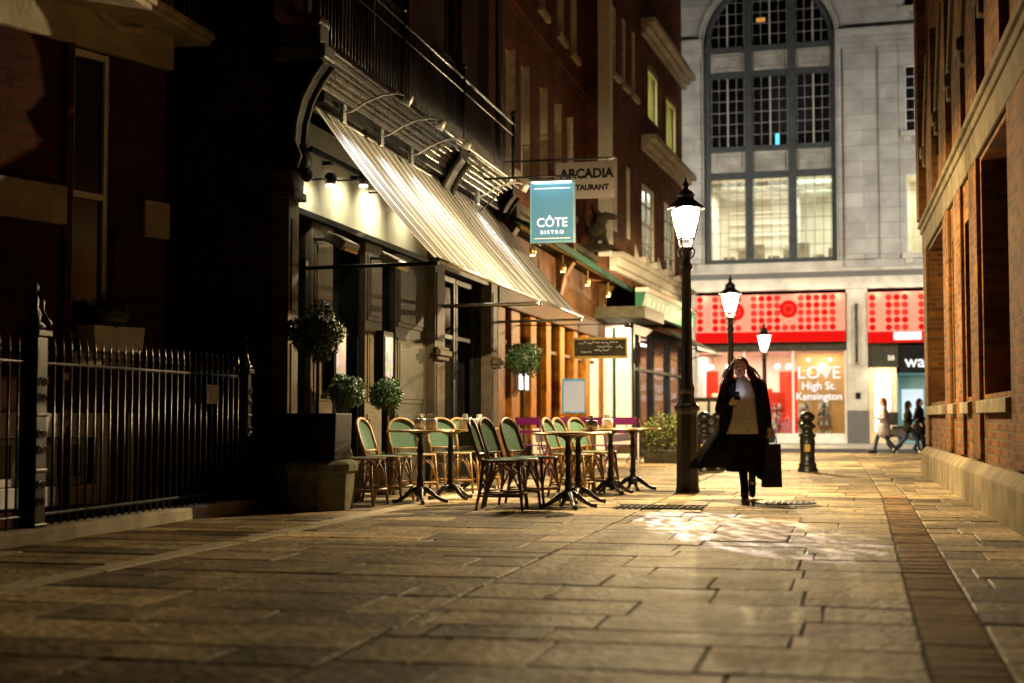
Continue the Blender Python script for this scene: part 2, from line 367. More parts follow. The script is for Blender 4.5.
def stone_slab_mat():
    m, nt, b = new_mat('york_stone_slabs')
    N, L = nt.nodes, nt.links
    at = N.new('ShaderNodeAttribute'); at.attribute_name = 'slab'
    tc = N.new('ShaderNodeTexCoord')
    n1 = N.new('ShaderNodeTexNoise'); n1.inputs['Scale'].default_value = 1.6; n1.inputs['Detail'].default_value = 8; n1.inputs['Roughness'].default_value = .65
    L.new(tc.outputs['Object'], n1.inputs['Vector'])
    n3 = N.new('ShaderNodeTexNoise'); n3.inputs['Scale'].default_value = 17; n3.inputs['Detail'].default_value = 6
    L.new(tc.outputs['Object'], n3.inputs['Vector'])
    ra = N.new('ShaderNodeValToRGB'); e = ra.color_ramp.elements
    e[0].position = 0; e[0].color = (.14, .10, .05, 1); e[1].position = 1; e[1].color = (.56, .43, .24, 1)
    q = e.new(.5); q.color = (.345, .26, .14, 1)
    L.new(at.outputs['Fac'], ra.inputs['Fac'])
    mr = N.new('ShaderNodeMapRange'); mr.inputs['From Min'].default_value = .3; mr.inputs['From Max'].default_value = .7; mr.inputs['To Min'].default_value = .38; mr.inputs['To Max'].default_value = 1.35
    L.new(n1.outputs['Fac'], mr.inputs['Value'])
    mr2 = N.new('ShaderNodeMapRange'); mr2.inputs['From Min'].default_value = .35; mr2.inputs['From Max'].default_value = .65; mr2.inputs['To Min'].default_value = .5; mr2.inputs['To Max'].default_value = 1.25
    L.new(n3.outputs['Fac'], mr2.inputs['Value'])
    mm = N.new('ShaderNodeMath'); mm.operation = 'MULTIPLY'; L.new(mr.outputs[0], mm.inputs[0]); L.new(mr2.outputs[0], mm.inputs[1])
    mx = N.new('ShaderNodeMix'); mx.data_type = 'RGBA'; mx.blend_type = 'MULTIPLY'; mx.inputs['Factor'].default_value = 1
    L.new(ra.outputs['Color'], mx.inputs[6]); L.new(mm.outputs[0], mx.inputs[7])
    # broad damp and trodden-in dark stains
    n5 = N.new('ShaderNodeTexNoise'); n5.inputs['Scale'].default_value = .55; n5.inputs['Detail'].default_value = 9; n5.inputs['Roughness'].default_value = .7; n5.inputs['Distortion'].default_value = .6
    L.new(tc.outputs['Object'], n5.inputs['Vector'])
    m5 = N.new('ShaderNodeMapRange'); m5.inputs['From Min'].default_value = .36; m5.inputs['From Max'].default_value = .56; m5.inputs['To Min'].default_value = .42; m5.inputs['To Max'].default_value = 1.1
    L.new(n5.outputs['Fac'], m5.inputs['Value'])
    x5 = N.new('ShaderNodeMix'); x5.data_type = 'RGBA'; x5.blend_type = 'MULTIPLY'; x5.inputs['Factor'].default_value = 1
    L.new(mx.outputs[2], x5.inputs[6]); L.new(m5.outputs[0], x5.inputs[7]); mx = x5
    # pale chewing-gum spots trodden into the stone
    vo = N.new('ShaderNodeTexVoronoi'); vo.inputs['Scale'].default_value = 2.6; L.new(tc.outputs['Object'], vo.inputs['Vector'])
    lt = N.new('ShaderNodeMath'); lt.operation = 'LESS_THAN'; lt.inputs[1].default_value = .055; L.new(vo.outputs['Distance'], lt.inputs[0])
    m2 = N.new('ShaderNodeMix'); m2.data_type = 'RGBA'; L.new(lt.outputs[0], m2.inputs['Factor']); L.new(mx.outputs[2], m2.inputs[6]); m2.inputs[7].default_value = (.46, .41, .31, 1)
    L.new(m2.outputs[2], b.inputs['Base Color'])
    r2 = N.new('ShaderNodeMapRange'); b.inputs['Specular IOR Level'].default_value = .12; r2.inputs['To Min'].default_value = .52; r2.inputs['To Max'].default_value = .85; L.new(n1.outputs['Fac'], r2.inputs['Value'])
    L.new(r2.outputs[0], b.inputs['Roughness'])
    bp = N.new('ShaderNodeBump'); bp.inputs['Strength'].default_value = .85; bp.inputs['Distance'].default_value = .045
    ad = N.new('ShaderNodeMath'); ad.operation = 'MULTIPLY_ADD'; ad.inputs[1].default_value = .4; L.new(n3.outputs['Fac'], ad.inputs[0]); L.new(n1.outputs['Fac'], ad.inputs[2])
    L.new(ad.outputs[0], bp.inputs['Height']); L.new(bp.outputs['Normal'], b.inputs['Normal'])
    return m
M['slab'] = stone_slab_mat()

def skew(x, y):
    w = 0 if x < -1.94 else (x+1.94)/2.28 if x < .34 else 1 if x <= .64 else max(0, (1.62-x)/.98)
    return x+.019*(min(max(y, -2), 18.3)-5.4)*w
def slabs(name, bands, y0, y1, m, gap=.009, gy=.017, k=.006, jt=.009, kind='structure', rows=(.32, .72), lens=(.38, 1.2)):
    """courses of flagstones running across the lane, each flag a chamfered top with its own tone and a slight tilt"""
    rnd = random.Random(5)
    vs, fs, tone = [], [], []
    for xa, xb in bands:
        y = y0+rnd.uniform(-.3, 0)
        while y < y1:
            d = rnd.uniform(*rows); x = xa - rnd.uniform(0, .6)
            while x < xb:
                w = rnd.uniform(*lens)
                x2 = x+w
                if xb-x2 < .28: x2 = xb
                a, b = max(x, xa)+gap/2, min(x2, xb)-gap/2
                if b-a > .05:
                    z = zg(y+d/2)+rnd.uniform(-.004, .002); t1, t2 = rnd.uniform(-.0015, .0015), rnd.uniform(-.0015, .0015)
                    c, e = y+gy/2, y+d-gy/2
                    o = len(vs)
                    zt = [z-t1-t2, z+t1-t2, z+t1+t2, z-t1+t2]
                    low = [(a, c), (b, c), (b, e), (a, e)]; hi = [(a+k, c+k), (b-k, c+k), (b-k, e-k), (a+k, e-k)]
                    j = lambda: rnd.uniform(-jt, jt)
                    vs += [(p[0], p[1], zg(p[1])-.058) for p in low]+[(p[0], p[1], q-.006) for p, q in zip(low, zt)]+[(p[0]+j(), p[1]+j(), q) for p, q in zip(hi, zt)]
                    tn = min(1, max(0, rnd.gauss(.5, .33)))
                    for f in ([(8, 9, 10, 11)]+[(i, (i+1) % 4, 4+(i+1) % 4, 4+i) for i in range(4)]+[(4+i, 4+(i+1) % 4, 8+(i+1) % 4, 8+i) for i in range(4)]):
                        fs.append(tuple(o+i for i in f)); tone.append(tn)
                x = x2
            y += d
    vs = [(skew(p[0], p[1]), p[1], p[2]) for p in vs]
    me = bpy.data.meshes.new(name); me.from_pydata(vs, [], fs); me.materials.append(m)
    at = me.attributes.new('slab', 'FLOAT', 'FACE'); at.data.foreach_set('value', tone)
    o = bpy.data.objects.new(name, me); COL.objects.link(o)
    return tag(o, kind=kind)
mo = MB()
for ya, yb in ((-7, 27), (27, 45.2)): mo.quad((-5.9, ya, zg(ya)-.009), (14, ya, zg(ya)-.009), (14, yb, zg(yb)-.009), (-5.9, yb, zg(yb)-.009))
tag(mo.build('mortar_bed', mat('gritty_mortar', (.085, .07, .048), .95, 0, .4, 9, .5)), kind='structure')
slabs('pavement', [(-5.88, -4.62), (-4.40, -1.95), (-1.94, .34), (.64, 1.62)], -6., 45.2, M['slab'])
slabs('pavement_strip', [(-4.61, -4.41)], -6., 45.2, mat('pale_kerb_stone', (.46, .40, .29), .6, 0, .25, 4, .3), rows=(.8, 1.4))
slabs('pavement_infill', [(.35, .63)], 18.32, 45.2, M['slab'])
slabs('brick_channel', [(.35, .63)], -6., 18.25, mat('red_paving_brick', (.32, .215, .125), .75, 0, .45, 9, .5), gap=.005, gy=.006, k=.003, jt=.001, rows=(.068, .072), lens=(.2, .22))
slabs('side_pavement', [(1.63, 14.)], 25.4, 45.2, M['slab'])
k = MB(); k.box(-6.16, -5.885, -6, 14.5, -.06, .11)
tag(k.build('kerb', M['stone_dim'], bevel=.02), kind='structure')
r_ = MB(); r_.quad((-60, 45.22, -.165), (60, 45.22, -.165), (60, 53.2, -.165), (-60, 53.2, -.165))
tag(r_.build('road', mat('asphalt', (.05, .05, .054), .6, 0, .3, 14, .4)), kind='structure')
r_ = MB(); r_.box(-60, 60, 53.2, 53.5, -.2, -.05)
tag(r_.build('far_kerb', M['stone'], bevel=.02), kind='structure')
r_ = MB(); r_.box(-60, 60, 53.505, 60, -.2, -.054)
tag(r_.build('far_pavement', mat('concrete_paving', (.36, .34, .30), .7, 0, .25, 5, .3)), kind='structure')

# ------------------------------------------------------------------ windows helper (facade frame: x along, -y outward)
def sash(parent, u0, u1, z0, z1, y, fm, pane_m, cols=2, rows=2, fw=.07, bar=.025, name='window', meeting=True):
    f = MB(); yb = y+.06
    f.box(u0, u0+fw, y, yb, z0, z1); f.box(u1-fw, u1, y, yb, z0, z1)
    f.box(u0+fw, u1-fw, y+.002, yb, z0, z0+fw*1.2); f.box(u0+fw, u1-fw, y+.002, yb, z1-fw, z1)
    if meeting: f.box(u0+fw, u1-fw, y+.004, yb, (z0+z1)/2-.03, (z0+z1)/2+.03)
    for i in range(1, cols):
        c = u0+(u1-u0)*i/cols; f.box(c-bar/2, c+bar/2, y+.012, yb-.01, z0+fw, z1-fw)
    for i in range(1, rows):
        c = z0+(z1-z0)*i/rows
        if not (meeting and abs(c-(z0+z1)/2) < .05): f.box(u0+fw, u1-fw, y+.014, yb-.012, c-bar/2, c+bar/2)
    w = f.build(name, fm, parent)
    p = MB(); p.quad((u0, y+.04, z0), (u1, y+.04, z0), (u1, y+.04, z1), (u0, y+.04, z1))
    p.build('pane', pane_m, w)
    return w

# ================================================================== FAR DEPARTMENT BUILDING (across the street)
FB = thing('department_building', 'pale stone building across the street with a tall arched window above red shopfronts', 'building', (0, 58, 0), rad(-3.5))
ac, ar, zs_, ztop = -2.38, 2.66, 16.3, 26.
w = MB()
side_holes = [(2.97, 4.5, 12.3, 14.95), (2.97, 4.5, 7.45, 10.6), (2.97, 4.5, 17.3, 20.5)]
w.wall(ac+ar, 14, 6.9, ztop, side_holes, .35)
w.wall(-16, ac-ar, 6.9, ztop, [(-9, -7.4, 7.45, 10.6), (-9, -7.4, 12.3, 14.95)], .35)
w.wall(ac-ar, ac+ar, 6.9, 7.16)
n = 28
for i in range(n):
    a0, a1 = PI-PI*i/n, PI-PI*(i+1)/n
    p0, p1 = (ac+ar*math.cos(a0), zs_+ar*math.sin(a0)), (ac+ar*math.cos(a1), zs_+ar*math.sin(a1))
    w.quad((p0[0], 0, p0[1]), (p1[0], 0, p1[1]), (p1[0], 0, ztop), (p0[0], 0, ztop))
    w.quad((p0[0], 0, p0[1]), (p0[0], .5, p0[1]), (p1[0], .5, p1[1]), (p1[0], 0, p1[1]))
for u in (ac-ar, ac+ar): w.quad((u, 0, 7.16), (u, .5, 7.16), (u, .5, zs_), (u, 0, zs_))
# architrave round the arch
m_ = []
for i in range(n+1):
    a0 = PI-PI*i/n
    m_.append((ac+(ar+.16)*math.cos(a0), -.03, zs_+(ar+.16)*math.sin(a0)))
w.tube([(ac-ar-.16, -.03, 7.2)]+m_+[(ac+ar+.16, -.03, 7.2)], .09, 6)
w.build('wall', M['stone_far'], FB)
c = MB()
c.box(-5.9, -5.12, -.16, -.003, 7.25, 16.0)     # left pilaster
c.box(.62, 1.86, -.16, -.003, 7.25, 15.75)
c.box(1.95, 2.72, -.06, -.003, 7.25, 15.75)
for u in range(0, 1): pass
c.build('pilaster', M['stone_far'], FB, .02)
c = MB()
for u0, u1 in ((-16, -5.06), (.34, 14)):
    c.box(u0, u1, -.34, -.004, 16.22, 16.5); c.box(u0, u1, -.24, -.003, 15.98, 16.215); c.box(u0, u1, -.19, -.002, 15.76, 15.975)
c.box(-16, 14, -.1, -.003, 20.2, 20.5)
c.build('cornice', M['stone_far'], FB, .03)
c = MB()
c.box(-16, 14, -.30, .3, 6.78, 6.9); c.box(-5.3, .5, -.2, -.003, 6.905, 7.2)
c.box(-16, 14, -.20, .3, 6.08, 6.56)
c.build('ledge', M['stone'], FB, .02)
c = MB(); c.box(-16, 14, -.24, .3, 6.565, 6.775); c.build('frieze_band', M['granite'], FB)
# arched window: steel frame, panels, glazing
f = MB(); y0, y1 = .22, .4
L_, R_ = ac-ar, ac+ar
mul = [(-3.36, -3.06), (-1.62, -1.30)]
f.box(L_, L_+.26, y0, y1, 7.16, zs_); f.box(R_-.2, R_, y0, y1, 7.16, zs_)
for a, b in mul:
    top = zs_+math.sqrt(ar*ar-((a+b)/2-ac)**2)-.05
    f.box(a, b, y0-.05, y1, 7.16, top)
for z0, z1 in ((7.16, 7.42), (10.72, 11.0), (11.85, 12.07), (14.92, 15.15), (15.98, 16.22)):
    for a, b in ((L_+.26, mul[0][0]), (mul[0][1], mul[1][0]), (mul[1][1], R_-.2)):
        f.box(a, b, y0+.004, y1, z0, z1)
arc = [(ac+(ar-.14)*math.cos(PI-PI*i/n), .31, zs_+(ar-.14)*math.sin(PI-PI*i/n)) for i in range(n+1)]
f.tube(arc, .14, 6)
fr = f.build('arched_window', M['frame_grey'], FB)
bays = [(L_+.26, mul[0][0]), (mul[0][1], mul[1][0]), (mul[1][1], R_-.2)]
p = MB()
for z0, z1 in ((11.0, 11.85), (15.15, 15.98)):
    for a, b in bays:
        p.box(a, b, y0+.10, y0+.16, z0, z1)
        for (e, f_, g_, h_) in ((a+.16, b-.16, z0+.13, z0+.19), (a+.16, b-.16, z1-.19, z1-.13), (a+.16, a+.22, z0+.192, z1-.192), (b-.22, b-.16, z0+.192, z1-.192)): p.box(e, f_, y0+.03, y0+.098, g_, h_)
        p.box(a+.33, b-.33, y0+.06, y0+.098, z0+.29, z1-.29)
p.build('spandrel_panel', M['panel_stone'], fr)
bars = MB(); thin = MB()
for a, b in bays:
    for z0, z1 in ((7.42, 10.72), (12.07, 14.92), (16.22, 19.0)):
        mid = (a+b)/2
        def top(u): return min(z1, zs_+math.sqrt(max(0.01, (ar-.2)**2-(u-ac)**2))) if z1 > 17 else z1
        bars.box(mid-.028, mid+.028, y0+.1, y0+.14, z0, top(mid))
        for q in (a+.04, (a+mid)/2, (mid+b)/2, b-.04):
            thin.box(q-.012, q+.012, y0+.11, y0+.135, z0, max(z0+.05, top(q)))
        nr = 6
        for i in range(1, nr):
            zz = z0+(z1-z0)*i/nr
            if z1 > 17:
                hw = math.sqrt(max(0, (ar-.2)**2-(zz-zs_)**2)); aa, bb = max(a, ac-hw), min(b, ac+hw)
                if bb-aa < .1: continue
            else: aa, bb = a, b
            thin.box(aa, bb, y0+.112, y0+.133, zz-.013, zz+.013)
bars.build('glazing_bars', M['bars'], fr); thin.build('glazing_bars', mat('grey_bars', (.26, .26, .25), .6), fr)
gl = MB()
for z0, z1 in ((7.42, 10.72), (12.07, 14.92)): gl.quad((L_, y0+.15, z0), (R_, y0+.15, z0), (R_, y0+.15, z1), (L_, y0+.15, z1))
gl.quad((L_, y0+.15, 16.22), (R_, y0+.15, 16.22), (R_, y0+.15, 19), (L_, y0+.15, 19))
gl.build('window_glass', M['glass'], fr)
# rooms behind
def room(parent, u0, u1, y0, y1, z0, z1, m, name='room_interior', mf=None):
    q = MB()
    q.quad((u0, y1, z0), (u1, y1, z0), (u1, y1, z1), (u0, y1, z1))
    q.quad((u0, y0, z0), (u0, y1, z0), (u0, y1, z1), (u0, y0, z1)); q.quad((u1, y1, z0), (u1, y0, z0), (u1, y0, z1), (u1, y1, z1))
    q.quad((u0, y0, z0), (u1, y0, z0), (u1, y1, z0), (u0, y1, z0)); q.quad((u0, y0, z1), (u0, y1, z1), (u1, y1, z1), (u1, y0, z1))
    return q.build(name, m, parent)
cream = mat('cream_interior', (.74, .69, .58), .8, 0, .1, 2)
darkroom = mat('unlit_interior', (.03, .03, .03), .9, 0, .3, 1)
room(FB, L_, R_, .42, 5.5, 7.2, 10.9, cream)
room(FB, L_, R_, .42, 5.5, 10.95, 19.2, darkroom)
rb = MB()
for i in range(6):
    rb.box(L_+.2, .0, 1.2+i*.7, 1.28+i*.7, 10.55, 10.75)
for i in range(5): rb.box(L_+.3, -1.8, 5.2, 5.45, 8.0+.5*i, 8.06+.5*i)
rb.box(-1.7, -1.5, 3.5, 5.4, 7.2, 10.4)
rb.build('ceiling_beams', M['white'], FB)
ds = MB()
for i in range(8):
    u = L_+.5+i*.62; h = .35+.25*((i*7) % 3)
    ds.box(u, u+.45, 2.2, 2.5, 7.2, 7.2+h+.2)
ds.build('office_furniture', mat('office_furniture', (.25, .2, .14), .6, 0, .5, 3), FB)
pl = emit('ceiling_panel_light', (1, .82, .55), 2.2); cw = emit('cool_tube_light', (.85, 1., .62), 2.6)
q = MB()
for i in range(3): q.box(L_+.5, -1.9, 1.6+i*1.3, 1.8+i*1.3, 10.62, 10.66)
q.build('ceiling_light', pl, FB)
q = MB(); q.box(-1.35, .1, .9, 1.2, 10.62, 10.66); q.box(-1.2, .1, 3.0, 3.3, 10.62, 10.66); q.build('ceiling_light', cw, FB)
lamp('AREA', 'office_light', (-3.2, 2.5, 10.45), 230, (1, .88, .68), FB, aim=(-3.2, 2.5, 0), size=3, size_y=3)
lamp('AREA', 'office_light', (-2.4, 2.5, 15.2), 26, (1, .93, .82), FB, aim=(-2.4, 4, 12), size=4, size_y=1)  # dim lamp added in the dark upper room to pale its panes
lamp('AREA', 'office_light', (-.6, 2.0, 10.45), 190, (.96, 1, .82), FB, aim=(-.6, 2.0, 0), size=1.2, size_y=2.5)
q = MB(); q.box(-2.42, -2.26, 3.2, 3.23, 12.3, 13.1); q.build('lit_screen', emit('blue_screen', (.1, .55, 1), 2.2), FB)
q = MB(); q.box(-3.05, -2.7, 2.0, 2.1, 17.7, 17.85); q.build('lit_screen', emit('orange_screen', (1, .4, .08), .8), FB)
# side windows
for z0, z1, lit in ((12.3, 14.95, 0), (7.45, 10.6, 1), (17.3, 20.5, 0)):
    sash(FB, 2.97, 4.5, z0, z1, .2, M['white'], M['glass'] if lit else M['window_dark'], 4, 6, .05, .03, 'side_window', False)
    s_ = MB(); s_.box(2.8, 4.7, -.14, -.004, z0-.22, z0-.004); s_.build('window_sill', M['stone'], FB, .01)
    s_ = MB(); s_.box(2.9, 3.2, -.12, -.004, z0-.42, z0-.225); s_.build('sill_bracket', M['stone'], FB, .01)
room(FB, 2.9, 4.6, .36, 3, 7.4, 10.7, cream)
lamp('AREA', 'office_light', (3.7, 1.5, 10.5), 80, (1, .88, .6), FB, aim=(3.7, 1.5, 0), size=1, size_y=1.5)
for z0, z1 in ((7.45, 10.6), (12.3, 14.95)):
    sash(FB, -9, -7.4, z0, z1, .2, M['white'], M['window_dark'], 4, 6, .05, .03, 'side_window', False)
# ---- ground floor
c = MB(); c.box(.61, 1.42, -.2, .5, 1.24, 6.07); c.box(-6.4, -5.4, -.2, .5, 1.24, 6.07); c.build('pillar', M['stone'], FB, .02)
c = MB(); c.box(.6, 1.43, -.22, .5, -.06, 1.236); c.box(-6.41, -5.39, -.22, .5, -.06, 1.236); c.build('pillar_base', M['granite'], FB, .01)
c = MB(); c.box(.93, 1.13, -.225, -.2, 1.7, 1.95); c.build('vent_grille', M['iron_matt'], FB)
pp = MB(); pp.tube([(1.0, -.36, 3.05), (1.0, -.36, 5.45)], .055, 8)
for z in (3.1, 3.9, 4.7, 5.4): pp.box(.93, 1.07, -.42, -.2, z-.06, z+.06)
pp.build('flagpole_bracket', M['iron'], FB)
c = MB(); c.box(-5.39, .6, -.02, .4, 3.64, 3.93); c.box(1.43, 2.6, -.02, .4, 2.95, 3.86); c.build('shop_lintel', M['paint_grey'], FB, .01)
c = MB(); c.box(-5.39, .6, -.06, .4, -.06, .26); c.build('stall_riser', M['white'], FB, .01)
red_l = emit('backlit_pink_banner', (1, .30, .20), .9); red_d = emit('red_dot_print', (.9, .010, .008), .5, False); red_e = emit('red_dot_print_pale', (.95, .05, .03), .56, False)
def banner(u0, u1, z0, z1, label, big):
    t = thing('sale_banner', label, 'banner', FB.matrix_basis @ Vector(((u0+u1)/2, -.3, z0)), rad(-3.5), 'red dotted banners over the shopfronts')
    h = (u1-u0)/2; H = z1-z0
    b = MB(); b.box(-h, h, -.02, .02, 0, H); b.build('panel', red_l, t)
    b = MB(); b.box(-h, h, -.034, -.024, 0, H*.22); b.build('lower_band', red_d, t)
    d1, d2 = MB(), MB()
    rnd = random.Random(3); r = .125; st = .31
    def disc(B, cx, cz, rr, y):
        nn = 18; B.add([(cx+rr*math.cos(2*PI*i/nn), y, cz+rr*math.sin(2*PI*i/nn)) for i in range(nn)], [tuple(range(nn))])
    nx = int((2*h-.1)/st)
    for i in range(nx):
        x = -h+.18+i*st
        if any(abs(x-bx) < .34+.0*bz for bx, bz in big) and True:
            skip = True
        else: skip = False
        if rnd.random() < .12 and not skip: continue
        for jz in range(5):
            z = H*.22+.16+jz*.295
            if z+r > H: break
            if skip and any(math.hypot(x-bx, z-bz) < .48 for bx, bz in big): continue
            disc(d1 if rnd.random() < .55 else d2, x, z, r, -.027)
    for bx, bz in big:
        disc(d1, bx, bz, .36, -.027); disc(d2, bx, bz, .22, -.030); disc(d1, bx, bz, .12, -.033)
    d1.build('dot_print', red_d, t); d2.build('dot_print', red_e, t)
    return t
banner(-5.36, .58, 3.98, 5.9, 'long red dotted banner above the window with the white lettering', [(-1.35, 1.25), (.76, 1.32)])
t = banner(1.44, 4.6, 3.9, 5.9, 'short red dotted banner right of the stone pillar', [])
b = MB(); b.box(-.6, .45, -.05, -.036, .1, .42); b.build('white_strip', emit('white_backlit_strip', (1, .85, .8), 1.0), t)
for u in (-5.0, -3.9, -2.9, -1.2, -.5, .3, 1.8, 2.9, 3.7):
    lamp('POINT', 'banner_lamp', (u, -.52, 5.82), 15., (1, .78, .58), FB, .03)
# main shop room
pinkwall = mat('pink_white_shop_wall', (.80, .62, .54), .7, 0, .15, 1)
room(FB, -5.4, .58, .45, 5, -.04, 3.66, pinkwall, 'shop_interior')
q = MB(); q.box(-1.42, .5, 1.2, 1.3, .27, 3.6); q.build('tan_backdrop', mat('tan_backdrop', (.56, .33, .15), .7, 0, .1, 2), FB)
q = MB(); q.box(-5.3, -1.6, 4.2, 4.9, .0, 1.9); q.build('counter', mat('pale_counter', (.75, .6, .5), .5, 0, .4, 2), FB)
q = MB(); q.box(-4.4, -3.5, 2.2, 2.3, 1.3, 2.7); q.box(-2.6, -1.9, 1.0, 1.1, 1.05, 2.0); q.box(-5.2, -4.7, 1.4, 1.5, .5, 2.9); q.box(-3.2, -2.75, .9, 1.0, .3, 1.3); q.box(-3.4, -2.7, 3.6, 3.7, .4, 2.2); q.box(-2.3, -1.55, 2.6, 2.7, .3, 2.9); q.box(-4.9, -4.5, 3.2, 3.3, .9, 2.4)
q.build('red_display_panel', mat('red_panel', (.75, .05, .025), .5, 0, .1, 3), FB)
f = MB()
for u in (-5.39, -3.5, -1.55, .5): f.box(u, u+.08, .02, .12, .26, 3.64)
f.box(-5.39, .58, .0, .14, .262, .33); f.box(-5.39, .58, .025, .125, 3.0, 3.06) if False else None
f.build('shopfront_frame', M['white'], FB)
q = MB(); q.quad((-5.39, .07, .27), (.58, .07, .27), (.58, .07, 3.64), (-5.39, .07, 3.64)); q.build('shop_window_glass', M['glass'], FB)
lamp('AREA', 'shop_light', (-3.4, 2.2, 3.6), 300, (1, .85, .72), FB, aim=(-3.4, 2.2, 0), size=3.4, size_y=3)
lamp('AREA', 'shop_light', (-.45, .7, 3.58), 30, (1, .82, .6), FB, aim=(-.45, .9, 0), size=1.6, size_y=.4)
sp = MB()
for u in (-2.2, -1.75, -.95, -.1, -4.2, -4.9): sp.sphere((u, .8, 3.05+.25*(u > -1)), .09 if u < -1.5 else .05)
sp.build('spot_bulbs', emit('white_bulb', (1, .9, .8), 14, False), FB)
lm = emit('white_window_lettering', (1, .97, 1.), 1.0, False)
text('window_lettering', 'LOVE', .70, lm, FB, (-.50, .03, 2.74), bold=.0, sx=1.0, spacing=1.02)
text('window_lettering', 'High St.', .43, lm, FB, (-.5, .03, 2.22), bold=.004)
text('window_lettering', 'Kensington', .40, lm, FB, (-.5, .03, 1.80), bold=.004)
# display goods behind the glass (things)
FM = FB.matrix_basis
def local(u, y, z): return FM @ Vector((u, y, z))
goods_cols = [mat('goods_white', (.75, .72, .66), .4), mat('goods_pink', (.7, .12, .2), .4), mat('goods_dark', (.06, .06, .07), .4), mat('goods_teal', (.2, .4, .42), .4), mat('goods_red', (.7, .03, .04), .4)]
def stand(u, label, cols, seed):
    rnd = random.Random(seed)
    t = thing('display_stand', label, 'shop display', local(u, .55, .27), rad(-3.5), 'display stands in the shop window')
    b = MB(); b.lathe([(.3, 0), (.3, .03), (.04, .05), (.04, 1.05)], n=12)
    for z in (.38, .72, 1.05): b.lathe([(.36-.1*z, z), (.36-.1*z, z+.025)], n=16)
    b.build('stand', M['steel'], t)
    for z in (.05, .405, .745, 1.075):
        for i in range(5):
            a = i*2*PI/5+z; R = .23-.08*z; h = rnd.uniform(.14, .26)
            bb = MB(); bb.lathe([(.055, 0), (.06, h*.6), (.03, h*.75), (.03, h)], n=8)
            bb.build('bottle', rnd.choice(cols), t, loc=(R*math.cos(a), R*math.sin(a), z))
stand(-.35, 'tiered display stand of pale and dark bottles under the white window lettering', [goods_cols[0], goods_cols[2], goods_cols[3]], 1)
stand(-1.15, 'small tiered stand of white bottles at the left of the lettering window', [goods_cols[0], goods_cols[0], goods_cols[2]], 2)
stand(-2.25, 'tiered display stand of pink and red goods in the shop window', [goods_cols[1], goods_cols[4], goods_cols[0]], 3)
stand(-3.1, 'tiered stand of red and white goods behind the walking woman', [goods_cols[4], goods_cols[0], goods_cols[1]], 4)
def giftbag(u, y, s, m, label):
    t = thing('gift_bag', label, 'bag', local(u, y, .27), rad(-3.5), 'gift bags in the shop window')
    b = MB(); b.prism([(-.16*s, 0), (.16*s, 0), (.18*s, .4*s), (-.18*s, .4*s)], -.07*s, .07*s); b.build('bag_body', m, t)
    b = MB(); b.tube([(-.07*s, 0, .4*s), (-.06*s, 0, .52*s), (0, 0, .56*s), (.06*s, 0, .52*s), (.07*s, 0, .4*s)], .01, 6); b.build('handle', M['white'], t)
giftbag(-1.8, .35, 1.3, goods_cols[1], 'large magenta gift bag at the foot of the pink display')
giftbag(-2.65, .4, 1.0, goods_cols[0], 'white gift bag between the two red displays')
giftbag(-1.95, .9, 1.6, goods_cols[4], 'tall red gift bag behind the magenta bag')
# right hand shop
c = MB(); c.box(1.43, 1.6, -.04, .4, -.05, 2.94); c.box(2.32, 2.5, -.04, .4, -.05, 2.94); c.box(1.6, 2.32, -.04, .4, 2.66, 2.94); c.box(1.6, 2.32, -.04, .4, -.05, .38)
c.build('lit_portal', mat('cream_portal', (.75, .62, .38), .5, 0, .08, 2), FB, .01)
def blossom():
    m, nt, b = new_mat('blossom_lightbox'); N, L = nt.nodes, nt.links
    tc = N.new('ShaderNodeTexCoord'); v = N.new('ShaderNodeTexNoise'); v.inputs['Scale'].default_value = 2.4; v.inputs['Detail'].default_value = 5; L.new(tc.outputs['Object'], v.inputs['Vector'])
    r = N.new('ShaderNodeValToRGB'); e = r.color_ramp.elements; e[0].position = .40; e[0].color = (.95, .25, .18, 1); e[1].position = .58; e[1].color = (1, .93, .85, 1)
    L.new(v.outputs['Fac'], r.inputs['Fac']); L.new(r.outputs['Color'], b.inputs['Emission Color']); b.inputs['Emission Strength'].default_value = 1.1
    return m
q = MB(); q.box(1.62, 2.3, -.01, .1, .4, 2.64); q.build('blossom_lightbox', blossom(), FB)
q = MB()
for u in (1.6, 2.29): q.box(u, u+.025, -.03, -.012, .4, 2.64)
q.build('lightbox_edge', M['iron'], FB)
q = MB(); q.box(2.62, 6, -.12, .3, 2.72, 3.82); q.build('black_fascia', M['render_black'], FB, .01)
text('fascia_lettering', 'wa', .66, emit('white_sign_letters', (1, 1, 1), 1.1), FB, (3.20, -.13, 3.14), bold=.006)
text('house_number', '58', .26, M['letter_white'], FB, (2.3, -.03, 3.3), bold=.008)
q = MB(); q.quad((2.5, .1, -.05), (6, .1, -.05), (6, .1, 2.72), (2.5, .1, 2.72)); q.build('shop_window_glass', M['glass'], FB)
room(FB, 2.5, 6, .45, 4, -.04, 2.74, mat('pale_teal_interior', (.42, .55, .53), .7, 0, .2, 1), 'shop_interior')
lamp('AREA', 'shop_light', (4, 1.8, 2.7), 60, (.9, 1, .95), FB, aim=(4, 1.8, 0), size=2.5, size_y=2)
lamp('AREA', 'shop_light', (1.95, -.5, 2.9), 16, (1, .85, .55), FB, aim=(1.95, .05, 1.2), size=.8, size_y=.1)
q = MB(); q.box(2.66, 3.5, 1.4, 1.45, .9, 2.1); q.build('menu_screen', emit('white_screen', (.8, .9, 1), .9), FB)

